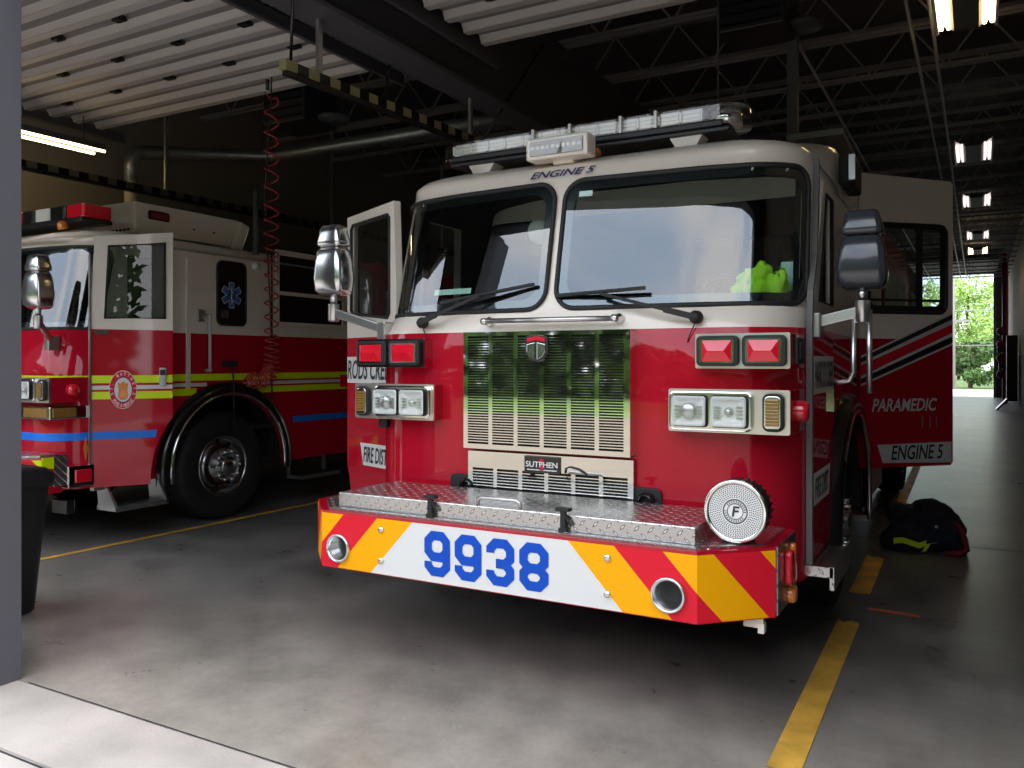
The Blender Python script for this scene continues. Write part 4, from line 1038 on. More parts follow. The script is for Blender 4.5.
    text('door_lettering', 'ENGINE 5', mp(0.258, 0.855, 0.003), d, (0, 0, 1), 0.44, 0.105, 'ink_black', cd, 0.2)
    for s in (0.52, 0.585, 0.64): MB().bar(mp(s, 1.08, 0.004), mp(s, 1.16, 0.004), 0.006, 0.006).build('door_vent', 'dark_metal', cd)
    # side light box, step, mirrors
    sb = MB().bx(1.24, 1.32, 2.05, 2.5, 2.62, 2.80).build('side_scene_light', 'black_rubber', t, 0.015)
    MB().bx(1.30, 1.335, 2.035, 2.06, 2.64, 2.79).build('light_trim', 'aluminium', sb)
    st = MB().bx(1.0, 1.36, 1.0, 1.55, 0.50, 0.55).bx(1.345, 1.365, 1.0, 1.55, 0.44, 0.552).build('step', 'tread_plate', t)
    MB().bx(1.0, 1.3, 3.1, 3.7, 0.42, 0.46).build('step', 'tread_dark', t)
    mirror(t, 1.49, 1.03, 1.895, 2.275, (1.275, 1.03, 1.745), 1,
           [[(1.52, 1.03, 1.80), (1.52, 1.03, 1.40)], [(1.45, 1.03, 1.80), (1.45, 1.03, 1.50), (1.43, 1.03, 1.46), (1.38, 1.04, 1.45), (1.34, 1.05, 1.47)]], 'gunmetal')
    mirror(t, -1.53, 0.70, 1.96, 2.40, (-1.14, 0.72, 1.745), -1)
    # windshield sticker, map light
    MB().add([S(0.11, 2.435, 0.0075), S(0.185, 2.435, 0.0075), S(0.185, 2.465, 0.0075), S(0.11, 2.465, 0.0075)], [(0, 1, 2, 3)]).build('inspection_sticker', 'sign_green', t)
    MB().add([S(-0.80, 1.938, 0.004), S(-0.53, 1.938, 0.004), S(-0.53, 1.97, 0.004), S(-0.80, 1.97, 0.004)], [(0, 1, 2, 3)]).build('permit_strip', 'sign_green', t)
    MB().lathe([(0.0, 0.03), (0.05, 0.02), (0.075, 0.0)], (-0.32, 1.15, 2.33), (0.1, -1, -0.3), 20).tube([(-0.32, 1.17, 2.34), (-0.30, 1.25, 2.48), (-0.28, 1.3, 2.62)], 0.014, 8).build('map_light', 'silver_decal', t)
    return t
eng = engine_five()

# ------------------------------------------------------------------ the left fire engine
def engine_left():
    ZB = 1.82
    t = thing('fire_engine', 'left fire engine with lime and blue stripes, red roof lights and its front door ajar', 'fire engine', (-7.695, 3.41, 0))
    ops = [(1, 0.9, 1.62, 0.6, 2.5), (1, 1.55, 3.2, 0.4, 1.36), (-1, 1.55, 3.2, 0.4, 1.36)]
    ys = (4.6, 3.76, 3.21, 3.0, 2.0, 1.62, 1.5, 1.25)
    body = shell('cab_body', None, t, ZB, openings=[(1, 1.24, 1.5, 0.6, 2.5)] + ops[1:], ysides=ys)
    for sx in (1, -1): arch_panel(body, sx, 2.36, 0.72, 1.5, 3.21, 0.5, 1.35, 1.243, 0.5, 1)
    body.build('cab_body', ['white_paint', 'red_paint'], t)
    shell('cab_lining', None, t, ZB, 0.035, openings=[(1, 1.24, 1.5, 0.6, 2.5)] + ops[1:], ysides=ys, split=False).build('cab_lining', 'cab_lining', t)
    cab_interior(t)
    for sg in (1, -1): windshield(t, sg)
    bo = bumper(t, 0.24, ('lime_decal', 'lime_decal', 'decal_red'))
    # lime wrap and tread end of the short bumper
    MB().bx(1.246, 1.254, 0.49, 0.585, 0.70, 0.79).build('lime_decal', 'lime_decal', bo)
    MB().bx(1.246, 1.252, 0.585, 0.70, 0.55, 0.80).build('bumper_end_plate', 'tread_plate', bo)
    MB().prism([(-1.2, 0.655), (-1.2, 0.5), (-0.975, 0.27), (0.975, 0.27), (1.2, 0.5), (1.2, 0.655)], (0, 0, 0.785), (1, 0, 0), (0, 1, 0), (0, 0, 0.02)).build('bumper_deck', 'tread_plate', t)
    wheel(t, 1.20, 2.36, 1); wheel(t, -1.20, 2.36, -1)
    for sx in (1, -1): wheel(t, sx * 1.20, 8.0, sx)
    for sx in (1, -1): fender(t, sx, 2.36)
    MB().bx(-0.45, 0.45, 0.7, 9.4, 0.45, 0.7).build('chassis', 'black_paint', t)
    MB().bx(-1.24, 1.24, 4.72, 9.6, 0.62, 2.78).build('rear_body', 'red_paint', t, 0.02)
    for y0, y1 in ((4.85, 6.0), (6.1, 7.3), (8.6, 9.5)):
        s_ = MB(); z = 1.0
        while z < 2.4: s_.bx(1.24, 1.252, y0, y1, z, z + 0.055); z += 0.06
        s_.build('roller_shutter', 'aluminium', t)
    # lights on the nose
    o = headlight_box(t, 1)
    bz = MB().bx(0.66, 1.24, 0.56, 0.9, 1.085, 1.19).build('corner_signal', 'chrome', t, 0.01)
    MB().bx(0.9, 1.215, 0.545, 0.562, 1.10, 1.178).bx(1.238, 1.25, 0.58, 0.78, 1.10, 1.178).build('corner_signal_lens', 'amber_lens', bz, 0.006)
    mk = MB().bx(1.15, 1.262, 0.70, 0.93, 0.52, 0.70).build('marker_box', 'polished_steel', t, 0.008)
    MB().bx(1.262, 1.275, 0.76, 0.90, 0.56, 0.665).build('marker_lens', 'red_lens', mk, 0.006)
    MB().prism([(-0.02, 0), (0, 0.09), (0.02, 0), (0, -0.09)], (1.246, 0.86, 0.83), (0, 1, 0), (0, 0, 1), (0.006, 0, 0)).build('corner_reflector', 'orange_lens', t)
    MB().bx(1.0, 1.2, 0.72, 0.8, 0.3, 0.42).build('tow_bracket', 'black_paint', t, 0.01)
    # reflective stripes wrapping the corner, then the crew side
    def wrap(z0, z1, m):
        a = [S(0.5 + (SEND - 0.52) * k / 14, z0, 0.003) for k in range(15)]; b = [S(0.5 + (SEND - 0.52) * k / 14, z1, 0.003) for k in range(15)]
        mb = MB()
        for k in range(14): mb.add([a[k], a[k + 1], b[k + 1], b[k]], [(0, 1, 2, 3)], 0, True)
        if z0 > 1.34: segs = [(1.56, 4.55)]
        elif z0 > 1.2: segs = [(1.56, 1.98 if z0 < 1.3 else 2.1), (2.62 if z0 > 1.3 else 2.75, 4.55)]
        else: segs = [(3.25, 4.55)]
        for q0, q1 in segs: MB().bx(1.244, 1.247, q0, q1, z0, z1).build('reflective_stripe', m, t)
        mb.build('reflective_stripe', m, t)
    ST = ((1.372, 1.437, 'lime_decal'), (1.318, 1.352, 'decal_white'), (1.236, 1.30, 'lime_decal'), (0.90, 0.965, 'stripe_blue'))
    for a, b, m in ST: wrap(a, b, m)
    MB().bx(1.245, 1.262, 0.885, 0.90, 0.55, 2.45).build('hinge_strip', 'aluminium', t)
    # ajar front door
    mp, nr, d = sidemap((1.25, 0.905), 30, 1)
    cs, cz, R = 2.36 - 0.905, 0.53, 0.92
    out = arch_cut(0.64, 0.50, 2.60, 2.68, 1.36, 0.53, 0.90)
    wn = [(0.105, 1.92), (0.574, 1.93), (0.574, 2.583), (0.135, 2.526)]
    dr = door(t, mp, nr, out, wn, 1.825)
    dr['label'] = 'door standing ajar with a round fire department seal'
    for a, b, m in ST:
        e1 = 0.635
        if a < 1.0: e1 = 0.50
        MB().add([mp(0.004, a, 0.0016), mp(e1, a, 0.0016), mp(e1 + (0.012 if a < 1 else 0), b, 0.0016), mp(0.004, b, 0.0016)], [(0, 1, 2, 3)]).build('reflective_stripe', m, dr)
    lv = MB().add([mp(s, z, 0.02) for s, z in rrect(0.055, 0.165, 0.008, 3, 0.555, 1.42)], [tuple(range(16))])
    lvp = [(s, z) for s, z in rrect(0.06, 0.165, 0.01, 3, 0.555, 1.42)]
    MB().prism(lvp, mp(0, 0, 0.001), d, (0, 0, 1), nr * 0.014).build('door_handle', 'chrome', dr, 0.004)
    MB().prism(rrect(0.045, 0.05, 0.008, 3, 0.555, 1.46), mp(0, 0, 0.0155), d, (0, 0, 1), nr * 0.002).build('handle_recess', 'black_paint', dr)
    MB().prism(rrect(0.11, 0.032, 0.014, 4, 0.08, 1.80), mp(0, 0, 0.001), d, (0, 0, 1), nr * 0.01).build('trim_badge', 'black_paint', dr)
    # seal
    c = (0.243, 1.315); ex, ez = 0.108, 0.163
    def ell(r_, n=40): return [(c[0] + ex * r_ * math.cos(2 * PI * k / n), c[1] + ez * r_ * math.sin(2 * PI * k / n)) for k in range(n)]
    for r_, m, o_, nm in ((1.0, 'decal_white', 0.0022, 'seal_edge'), (0.965, 'decal_red', 0.0030, 'seal_ring'), (0.68, 'ink_navy', 0.0038, 'seal_inner_ring'), (0.63, 'decal_white', 0.0046, 'seal_field')):
        MB().add([mp(s, z, o_) for s, z in ell(r_)], [tuple(range(40))]).build(nm, m, dr, recalc=False)
    def arc_text(s_, a0, a1, top):
        n = len(s_)
        for i, ch in enumerate(s_):
            if ch == ' ': continue
            a = math.radians(a0 + (a1 - a0) * i / (n - 1)); rr_ = 0.82
            ps = Vector(mp(c[0] + ex * rr_ * math.cos(a), c[1] + ez * rr_ * math.sin(a), 0.0046))
            rad = (d * (ex * math.cos(a)) + Vector((0, 0, ez * math.sin(a)))).normalized()
            if not top: rad = -rad
            tan = rad.cross(nr).normalized() * -1
            tan = rad.cross(nr) if (rad.cross(nr)).dot(d * (1 if math.sin(a) * (1 if top else -1) >= 0 else 1)) > -2 else tan
            u_ = rad.cross(-nr) * -1
            hgt, wd = 0.026, 0.017
            text('seal_letter', ch, ps - u_ * wd / 2 - rad * hgt / 2, u_, rad, wd if ch not in 'I.' else 0.006, hgt if ch != '.' else 0.006, 'decal_white', dr)
    arc_text('ST. MATTHEWS', 195, -15, True)
    arc_text('FIRE & RESCUE', 222, 318, False)
    k_ = MB()
    k_.add([mp(c[0] + a * 0.042, c[1] + b * 0.085, 0.0054) for a, b in ((-1, 0.75), (-0.55, 0.6), (0, 0.85), (0.55, 0.6), (1, 0.75), (0.8, 0.0), (0.95, -0.7), (0.5, -1), (-0.5, -1), (-0.95, -0.7), (-0.8, 0.0))], [tuple(range(11))], 0)
    k_.add([mp(c[0] + 0.03 * math.cos(2 * PI * j / 16), c[1] - 0.035 + 0.035 * math.sin(2 * PI * j / 16), 0.0062) for j in range(16)], [tuple(range(16))], 1)
    k_.build('seal_cross', ['gold', 'orange_lens'], dr, recalc=False)
    # step under the door
    sp = MB().bx(1.10, 1.38, 1.06, 1.56, 0.285, 0.325).build('step', 'tread_plate', t)
    for y in (1.05, 1.55): MB().prism([(1.24, 0.52), (1.12, 0.52), (1.16, 0.29), (1.38, 0.29), (1.38, 0.325)], (0, y - 0.012, 0), (1, 0, 0), (0, 0, 1), (0, 0.024, 0)).build('step_bracket', 'aluminium', sp)
    MB().bx(1.20, 1.252, 0.93, 1.06, 0.47, 0.53).build('sill_plate', 'aluminium', t)
    MB().bx(1.05, 1.30, 3.35, 3.95, 0.27, 0.31).bx(1.05, 1.10, 3.35, 3.38, 0.3, 0.55).bx(1.05, 1.10, 3.92, 3.95, 0.3, 0.55).build('step', 'tread_dark', t)
    # crew side: doorway trim, window with the star of life, hand rail
    MB().bx(1.243, 1.262, 1.86, 1.90, 1.30, 2.52).build('doorway_trim', 'white_paint', t)
    wn = rrect(0.36, 0.62, 0.06, 5, 2.40, 2.225)
    w_ = MB().prism(wn, (1.244, 0, 0), (0, 1, 0), (0, 0, 1), (0.010, 0, 0)).build('crew_window', 'black_paint', t)
    MB().tube([(1.254, p[0], p[1]) for p in wn], 0.011, 6, closed=True).build('window_seal', 'black_rubber', w_)
    def star(r_, wd, x, m, nm):
        mb = MB()
        for k in range(3):
            a = math.radians(90 + 60 * k); dd = Vector((0, math.cos(a), math.sin(a))); pp = Vector((0, -math.sin(a), math.cos(a)))
            cc = Vector((x, 2.395, 2.21)); q = [cc + dd * r_ + pp * wd, cc + dd * r_ - pp * wd, cc - dd * r_ - pp * wd, cc - dd * r_ + pp * wd]
            mb.add(q, [(0, 1, 2, 3)])
        return mb.build(nm, m, w_, recalc=False)
    star(0.128, 0.034, 1.2555, 'silver_decal', 'star_of_life_edge'); star(0.12, 0.027, 1.2562, 'star_blue', 'star_of_life')
    MB().tube([(1.2572, 2.395, 2.12), (1.2572, 2.395, 2.30)], 0.003, 6).tube([(1.2572, 2.395 + 0.014 * math.sin(k * 0.9), 2.13 + k * 0.012) for k in range(13)], 0.0025, 5).build('snake_and_rod', 'decal_white', w_)
    MB().bx(1.2555, 1.2565, 2.26, 2.36, 1.98, 2.06).build('window_sticker', 'grey_vinyl', w_)
    h = MB().tube([(1.30, 2.09, 1.46), (1.30, 2.09, 2.0)], 0.014, 10).build('grab_rail', 'silver_decal', t)
    for z in (1.47, 1.99): MB().tube([(1.245, 2.09, z), (1.31, 2.09, z)], 0.016, 8).build('rail_mount', 'silver_decal', h)
    MB().bx(1.245, 1.275, 1.98, 2.06, 1.93, 2.05).build('latch', 'aluminium', t, 0.006)
    # crew door with two-pane window
    cd = MB().bx(1.243, 1.262, 2.90, 4.15, 1.35, 2.70, 0).bx(1.243, 1.2605, 2.90, 4.15, 0.62, 1.35, 1) if False else None
    wy0, wy1 = 2.99, 4.07
    fr = MB().bx(1.243, 1.268, wy0, wy1, 1.93, 1.975).bx(1.243, 1.268, wy0, wy1, 2.68, 2.735).bx(1.243, 1.268, wy0, wy0 + 0.04, 1.975, 2.68).bx(1.243, 1.268, wy1 - 0.04, wy1, 1.975, 2.68).bx(1.243, 1.266, wy0, wy1, 2.26, 2.30)
    fo = fr.build('crew_door_window', 'white_paint', t)
    MB().bx(1.244, 1.252, wy0 + 0.03, wy1 - 0.03, 1.96, 2.69).build('pane', 'black_paint', fo)
    for y in (2.93, 4.3): MB().bx(1.243, 1.250, y, y + 0.02, 0.62, 2.68).build('door_seam', 'black_rubber', t)
    MB().tube([(1.31, 4.22, 1.38), (1.31, 4.22, 1.95)], 0.014, 8).build('grab_rail', 'silver_decal', t)
    MB().bx(1.243, 1.262, 4.0, 4.22, 1.26, 1.40).build('marker_light', 'red_lens', t, 0.006)
    MB().bx(1.243, 1.27, 0.98, 4.5, 2.585, 2.60).build('drip_rail', 'aluminium', t)
    MB().lathe([(0.05, 0), (0.045, 0.02), (0.0, 0.03)], (1.24, 2.72, 2.53), (1, 0, 0), 14).build('clearance_light', 'lamp_white', t)
    # roof box with angled end, marker lens
    rb = MB()
    prof = [(1.54, 2.74), (1.54, 3.03), (2.78, 3.03), (2.66, 2.74)]
    rb.prism(prof, (0.30, 0, 0), (0, 1, 0), (0, 0, 1), (0.645, 0, 0))
    ro = rb.build('roof_box', 'white_paint', t, 0.01)
    MB().prism([(2.66, 2.72), (2.78, 3.03), (2.92, 2.98), (2.80, 2.70)], (0.35, 0, 0), (0, 1, 0), (0, 0, 1), (0.62, 0, 0)).build('roof_box_end', 'white_paint', ro, 0.03)
    MB().prism(rrect(0.23, 0.085, 0.02, 4, 1.79, 2.925), (0.945, 0, 0), (0, 1, 0), (0, 0, 1), (0.02, 0, 0)).build('roof_marker_lens', 'black_paint', ro, 0.005)
    MB().prism(rrect(0.19, 0.06, 0.015, 4, 1.79, 2.925), (0.965, 0, 0), (0, 1, 0), (0, 0, 1), (0.006, 0, 0)).build('roof_marker_lamp', 'red_cloth', ro)
    for k in range(5): MB().bx(0.62 + k * 0.055, 0.655 + k * 0.055, 1.535, 1.541, 2.765, 2.785).build('vent_slot', 'black_rubber', ro)
    for y in (2.2, 2.45): MB().lathe([(0.012, 0), (0, 0.008)], (0.945, y, 2.86), (1, 0, 0), 8).build('roof_box_bolt', 'dark_metal', ro)
    lb = MB().bx(-1.0, 1.0, 0.98, 1.28, 2.76, 2.80).build('light_bar', 'dark_metal', t, 0.01)
    xs = [-1.0, -0.55, -0.25, 0.1, 0.3, 0.52, 0.76, 1.02]
    for i, (a, b) in enumerate(zip(xs, xs[1:])):
        MB().prism(rrect(b - a - 0.012, 0.28, 0.03, 3, (a + b) / 2, 1.13), (0, 0, 2.80), (1, 0, 0), (0, 1, 0), (0, 0, 0.115)).build('light_bar_lens', ['red_lens', 'black_paint', 'red_lens', 'black_paint', 'lamp_white', 'black_paint', 'red_lens'][i], lb, 0.01)
    MB().lathe([(0.045, 0), (0.04, 0.05), (0.02, 0.07), (0, 0.072)], (0.80, 0.95, 2.70), (0, -0.3, 1), 16).build('beacon', 'orange_lens', t)
    mirror(t, 1.20, 0.49, 1.97, 2.40, (1.07, 0.68, 1.72), 1)
    wiper(t, (0.5, 1.79), (0.62, 2.2), (0.60, 1.92), (0.68, 2.45))
    MB().tube([(0.3, 0.80, 2.60), (0.9, 0.80, 2.62), (1.1, 0.95, 2.64), (1.15, 1.3, 2.66)], 0.02, 8).build('roof_rail', 'white_paint', t)
    return t
eng2 = engine_left()

# ------------------------------------------------------------------ things in the bay
# hi-vis vest and papers on the dashboard of the middle engine
def blob(parts, name, m, parent=None, voxel=0.018, nscale=6.0, namp=0.03, seed=0, smooth=True):
    bm = bmesh.new()
    for (c, r, rot) in parts:
        mt = Matrix.Translation(c) @ Matrix.Rotation(rot, 4, 'Z') @ Matrix.Diagonal((r[0], r[1], r[2], 1))
        bmesh.ops.create_icosphere(bm, subdivisions=4, radius=1, matrix=mt)
    me = bpy.data.meshes.new(name); bm.to_mesh(me); bm.free()
    o = bpy.data.objects.new(name, me); COL.objects.link(o)
    md = o.modifiers.new('fuse', 'REMESH'); md.mode = 'VOXEL'; md.voxel_size = voxel
    dg = bpy.context.evaluated_depsgraph_get(); dg.update()
    me2 = bpy.data.meshes.new_from_object(o.evaluated_get(dg))
    o.modifiers.clear(); o.data = me2; me2.name = name; bpy.data.meshes.remove(me)
    for v in me2.vertices:
        n = noise.noise(Vector(v.co) * nscale + Vector((seed, 0, 0))); n2 = noise.ridged_multi_fractal(Vector(v.co) * nscale * 0.8 + Vector((0, seed, 3)), 1.0, 2.0, 3, 1.0, 2.0)
        v.co += v.normal * (n * namp + (n2 - 1.0) * namp * 0.5)
    me2.materials.clear(); me2.materials.append(MATS[m])
    for p in me2.polygons: p.use_smooth = smooth
    if parent: o.parent = parent
    return o
vx, vy, vz = -1.972 + 1.02, 3.27 + 0.98, 1.80
ve = thing('safety_vest', 'crumpled lime hi-vis vest lying on the dashboard behind the right windshield', 'vest', (vx, vy, vz + 0.01))
blob([((-0.04, 0, 0.10), (0.10, 0.06, 0.12), 0.2), ((0.07, 0.02, 0.09), (0.06, 0.05, 0.10), 0.4), ((0.0, 0.0, 0.17), (0.05, 0.04, 0.08), 0), ((0.10, 0.0, 0.15), (0.03, 0.03, 0.06), 0)], 'vest_cloth', 'lime_cloth', ve, 0.010, 15, 0.03, 3)
rb = MB()
pts = [(-0.055 + 0.01 * math.sin(k), -0.085 - 0.012 * math.sin(k * 0.7), 0.03 + k * 0.022) for k in range(9)]
for a, b in zip(pts, pts[1:]): rb.add([Vector(a) + Vector((-0.014, 0, 0)), Vector(a) + Vector((0.014, 0, 0)), Vector(b) + Vector((0.014, 0, 0)), Vector(b) + Vector((-0.014, 0, 0))], [(0, 1, 2, 3)])
rb.build('reflective_band', 'yellow_cloth', ve)
bkx = MB().obox((-1.972 + 1.13, 3.27 + 1.12, 1.93), (0.035, 0, 0), (0, 0.03, 0), (0, 0, 0.13))
props(bkx.build('box_file', 'sign_green', None, 0.005), 'pale green box file standing behind the lime vest on the dash', 'file')
bw = thing('radio_microphone', 'dark bristly bundle left of the lime vest on the dash', 'radio', (vx - 0.22, vy - 0.01, 1.805))
fz = MB()
for k in range(40):
    a = random.uniform(0, PI); L_ = random.uniform(0.04, 0.1)
    fz.bar((random.uniform(-0.04, 0.04), 0, 0.03), (L_ * 0.7 * math.cos(a), random.uniform(-0.02, 0.02), 0.03 + L_ * math.sin(a)), 0.006, 0.012)
fz.bx(-0.06, 0.06, -0.03, 0.03, 0, 0.04)
fz.build('bristles', 'navy_cloth', bw)

# heap of turnout gear
gh = thing('turnout_gear', 'dark heap of turnout gear with lime stripe on the floor by the open crew door', 'turnout gear', (-0.36, 7.62, 0))
blob([((-0.10, 0, 0.11), (0.22, 0.17, 0.13), 0), ((0.04, 0.05, 0.22), (0.20, 0.16, 0.15), 0.3), ((0.10, 0.05, 0.15), (0.18, 0.17, 0.17), 0), ((-0.02, 0.05, 0.36), (0.12, 0.09, 0.06), 0.1), ((0.08, 0.06, 0.32), (0.10, 0.10, 0.07), 0), ((-0.22, 0.02, 0.28), (0.10, 0.12, 0.09), 0), ((-0.20, -0.02, 0.08), (0.16, 0.16, 0.10), 0), ((0.22, 0.0, 0.07), (0.08, 0.12, 0.09), 0)], 'coat', 'navy_cloth', gh, 0.018, 7, 0.028, 5)
def ribbon(pts, wv, m, nm, par):
    mb = MB()
    for a, b in zip(pts, pts[1:]):
        a, b, w_ = Vector(a), Vector(b), Vector(wv)
        th = Vector((0, 0.012, 0))
        mb.add([a - w_, b - w_, b + w_, a + w_, a - w_ + th, b - w_ + th, b + w_ + th, a + w_ + th], [(0, 1, 2, 3), (7, 6, 5, 4), (0, 4, 5, 1), (3, 2, 6, 7)])
    return mb.build(nm, m, par)
ribbon([(-0.24, -0.185, 0.09), (-0.17, -0.20, 0.105), (-0.11, -0.205, 0.09), (-0.05, -0.205, 0.075), (0.0, -0.205, 0.10)], (0, 0, 0.022), 'lime_decal', 'reflective_stripe', gh)
ribbon([(-0.02, -0.215, 0.03), (0.0, -0.215, 0.06), (0.015, -0.21, 0.095), (0.06, -0.20, 0.105)], (0.016, 0, 0.004), 'lime_decal', 'reflective_stripe', gh)
MB().tube([(0.17, 0.0, 0.26), (0.235, -0.05, 0.22), (0.27, -0.09, 0.14), (0.285, -0.12, 0.06), (0.23, -0.16, 0.03), (0.13, -0.17, 0.03)], [0.016, 0.02, 0.022, 0.024, 0.024, 0.014], 8).build('red_strap', 'red_cloth', gh)
MB().tube([(0.15, 0.02, 0.28), (0.155, 0.0, 0.33), (0.165, 0, 0.36)], 0.012, 8).build('strap_end', 'navy_cloth', gh)
MB().lathe([(0.013, 0), (0.008, 0.006), (0, 0.007)], (0.07, -0.155, 0.23), (0, -1, 0.1), 10).build('snap_button', 'silver_decal', gh)
MB().obox((-0.13, -0.07, 0.365), (0.03, 0, 0), (0, 0.006, 0.0), (0, 0, 0.02)).build('cloth_patch', 'grey_vinyl', gh)

# wheeled bin behind the jamb
bn = thing('trash_bin', 'tall black plastic trash bin behind the left door jamb', 'bin', (-5.27, 2.86, 0))
rings = []
for z, w_ in ((0.0, 0.36), (0.02, 0.40), (0.7, 0.50), (0.80, 0.52)): rings.append([(px, py, z) for px, py in rrect(w_, w_, 0.09, 5)])
MB().loft(rings, 0, True, (True, False)).build('bin_body', 'bin_plastic', bn)
rings = []
for z, w_ in ((0.78, 0.55), (0.83, 0.57), (0.85, 0.57), (0.89, 0.50), (0.905, 0.40)): rings.append([(px, py, z) for px, py in rrect(w_, w_, 0.1, 5)])
MB().loft(rings, 0, True).build('bin_lid', 'bin_plastic', bn)

# light fixtures
def ceiling_light(x, y, z, m, label, L_=1.25, W_=0.52, far=False):
    o = thing('ceiling_light', label, 'ceiling light', (x, y, z), 'high bay lights of the right bay')
    MB().bx(-0.11, 0.11, -L_ / 2, L_ / 2, 0.02, 0.09).build('ballast_cover', 'grey_vinyl', o)
    MB().add([(-0.11, -L_ / 2, 0.02), (-W_ / 2, -L_ / 2, 0.12), (-W_ / 2, L_ / 2, 0.12), (-0.11, L_ / 2, 0.02)], [(0, 1, 2, 3)]).add([(0.11, -L_ / 2, 0.02), (W_ / 2, -L_ / 2, 0.12), (W_ / 2, L_ / 2, 0.12), (0.11, L_ / 2, 0.02)], [(0, 1, 2, 3)]).build('reflector', 'fixture_white', o)
    for sx in (-1, 1):
        for q in (0.16, 0.225):
            MB().tube([(sx * q, -L_ / 2 + 0.02, 0.05), (sx * q, L_ / 2 - 0.02, 0.05)], 0.02, 8).build('lamp_tube', m, o)
        MB().bx(sx * W_ / 2 - 0.012, sx * W_ / 2 + 0.012, -L_ / 2, L_ / 2, 0.0, 0.13).build('side_reflector', 'fixture_white', o)
    for yy in (-0.4, 0.4): MB().tube([(0, yy, 0.09), (0, yy, 0.3)], 0.006, 6).build('hanger', 'dark_metal', o)
    return o
LAMPS = [(-0.10, 8.95, 4.9, 'tube_lit', 'lit warm ceiling light nearest the camera at the top right corner'),
         (-0.06, 15.4, 4.9, 'tube_far', 'second ceiling light back along the right bay'),
         (-0.02, 20.1, 4.9, 'tube_far', 'third ceiling light back along the right bay'),
         (0.0, 25.6, 4.9, 'tube_far', 'fourth ceiling light back along the right bay'),
         (0.0, 29.2, 4.9, 'tube_lit', 'farthest ceiling light above the rear doorway')]
for x, y, z, m, lab in LAMPS: ceiling_light(x, y, z, m, lab)
st_ = thing('strip_light', 'lit two-tube strip light above the left fire engine', 'ceiling light', (-9.1, 5.5, 4.02))
MB().bx(-0.12, 0.12, -0.7, 0.7, 0.03, 0.10).build('housing', 'grey_vinyl', st_)
for x in (-0.1, 0.1): MB().tube([(x, -0.7, 0.02), (x, 0.7, 0.02)], 0.018, 8).build('lamp_tube', 'tube_lit', st_)
for yy in (-0.5, 0.5): MB().tube([(0, yy, 0.1), (0, yy, 0.4)], 0.006, 6).build('hanger', 'dark_metal', st_)

# striped exhaust rails
def striped_rail(label, x, y0, y1, z0, z1, hang, dim=0.07, ym='rail_yellow'):
    o = thing('exhaust_rail', label, 'rail', (x, y0, 0))
    mb = MB(); L_ = y1 - y0; n = int(L_ / 0.115)
    for k in range(n):
        a, b = k / n, (k + 1) / n
        mb.bar((0, L_ * a, z0 + (z1 - z0) * a), (0, L_ * b, z0 + (z1 - z0) * b), 0.07, dim, k % 2)
    mb.build('striped_channel', [ym, 'black_paint'], o)
    MB().bar((0, 0.02, z0 - dim * 0.75), (0, L_, z1 - dim * 0.75), 0.05, dim * 0.5).build('lower_channel', 'dark_metal', o)
    for yy in hang:
        z = z0 + (z1 - z0) * yy / L_
        s_ = MB().bar((0, yy, z + dim / 2), (0, yy, 5.2), 0.045, 0.03)
        for k in range(int((5.2 - z) / 0.08)): s_.bx(-0.01, 0.01, yy - 0.017, yy + 0.017, z + 0.1 + k * 0.08, z + 0.13 + k * 0.08, 1)
        s_.build('hanger_strut', ['aluminium', 'black_paint'], o)
    return o
striped_rail('yellow and black striped rail hanging between the two fire engines', -4.38, 4.42, 12.0, 3.70, 3.86, (0.38, 2.55, 5.0))
striped_rail('dim striped rail hanging along the left wall', -8.68, 4.6, 14.0, 3.62, 3.62, (2.2, 5.2, 8.2), ym='rail_shaded')
# diagonal braces of the rail
for i, (p, q) in enumerate((((-4.38, 4.5, 3.75), (-4.15, 4.3, 4.4)), ((-4.38, 5.6, 3.8), (-4.75, 6.3, 4.9)), ((-4.38, 7.2, 3.8), (-4.0, 7.8, 4.9)))):
    props(MB().tube([p, q], 0.012, 6).build('rail_brace', 'black_paint'), 'thin black diagonal brace holding up the striped rail', 'brace', 'striped rail braces', 'structure')

# exhaust duct
dc = thing('exhaust_duct', 'grey spiral duct with flexible hose dropping behind the left fire engine roof', 'duct', (-9.2, 6.7, 0))
pts = [(0, 0, 3.75), (0, 0, 4.02)] + [(0.10 * (1 - math.cos(a)) * 0.5, 0.17 * (1 - math.cos(a)), 4.02 + 0.17 * math.sin(a)) for a in (0.3, 0.6, 0.9, 1.2, 1.57)]
pts += [(0.58, 1.67, 4.40), (0.75, 1.75, 4.42), (4.4, 1.76, 4.42)]
d_ = MB().tube(pts, 0.085, 18)
for k in range(60):
    f = k / 59.0; q = Vector((0.8 + 3.6 * f, 1.76, 4.42)); d_.lathe([(0.085, -0.004), (0.09, 0), (0.085, 0.004)], q, (1, 0, 0), 16)
for k in range(16):
    f = k / 15.0; a_ = Vector(pts[6]); b_ = Vector(pts[7]); q = a_ + (b_ - a_) * f; d_.lathe([(0.085, -0.004), (0.09, 0), (0.085, 0.004)], q, b_ - a_, 16)
d_.build('spiral_pipe', 'duct_metal', dc)
cp = []
for k in range(61): cp.append((0.088 if k % 2 else 0.075, 2.6 + k * 0.02))
MB().lathe(cp, (0, 0, 0), (0, 0, 1), 18).build('flexible_hose', 'hose_tan', dc)

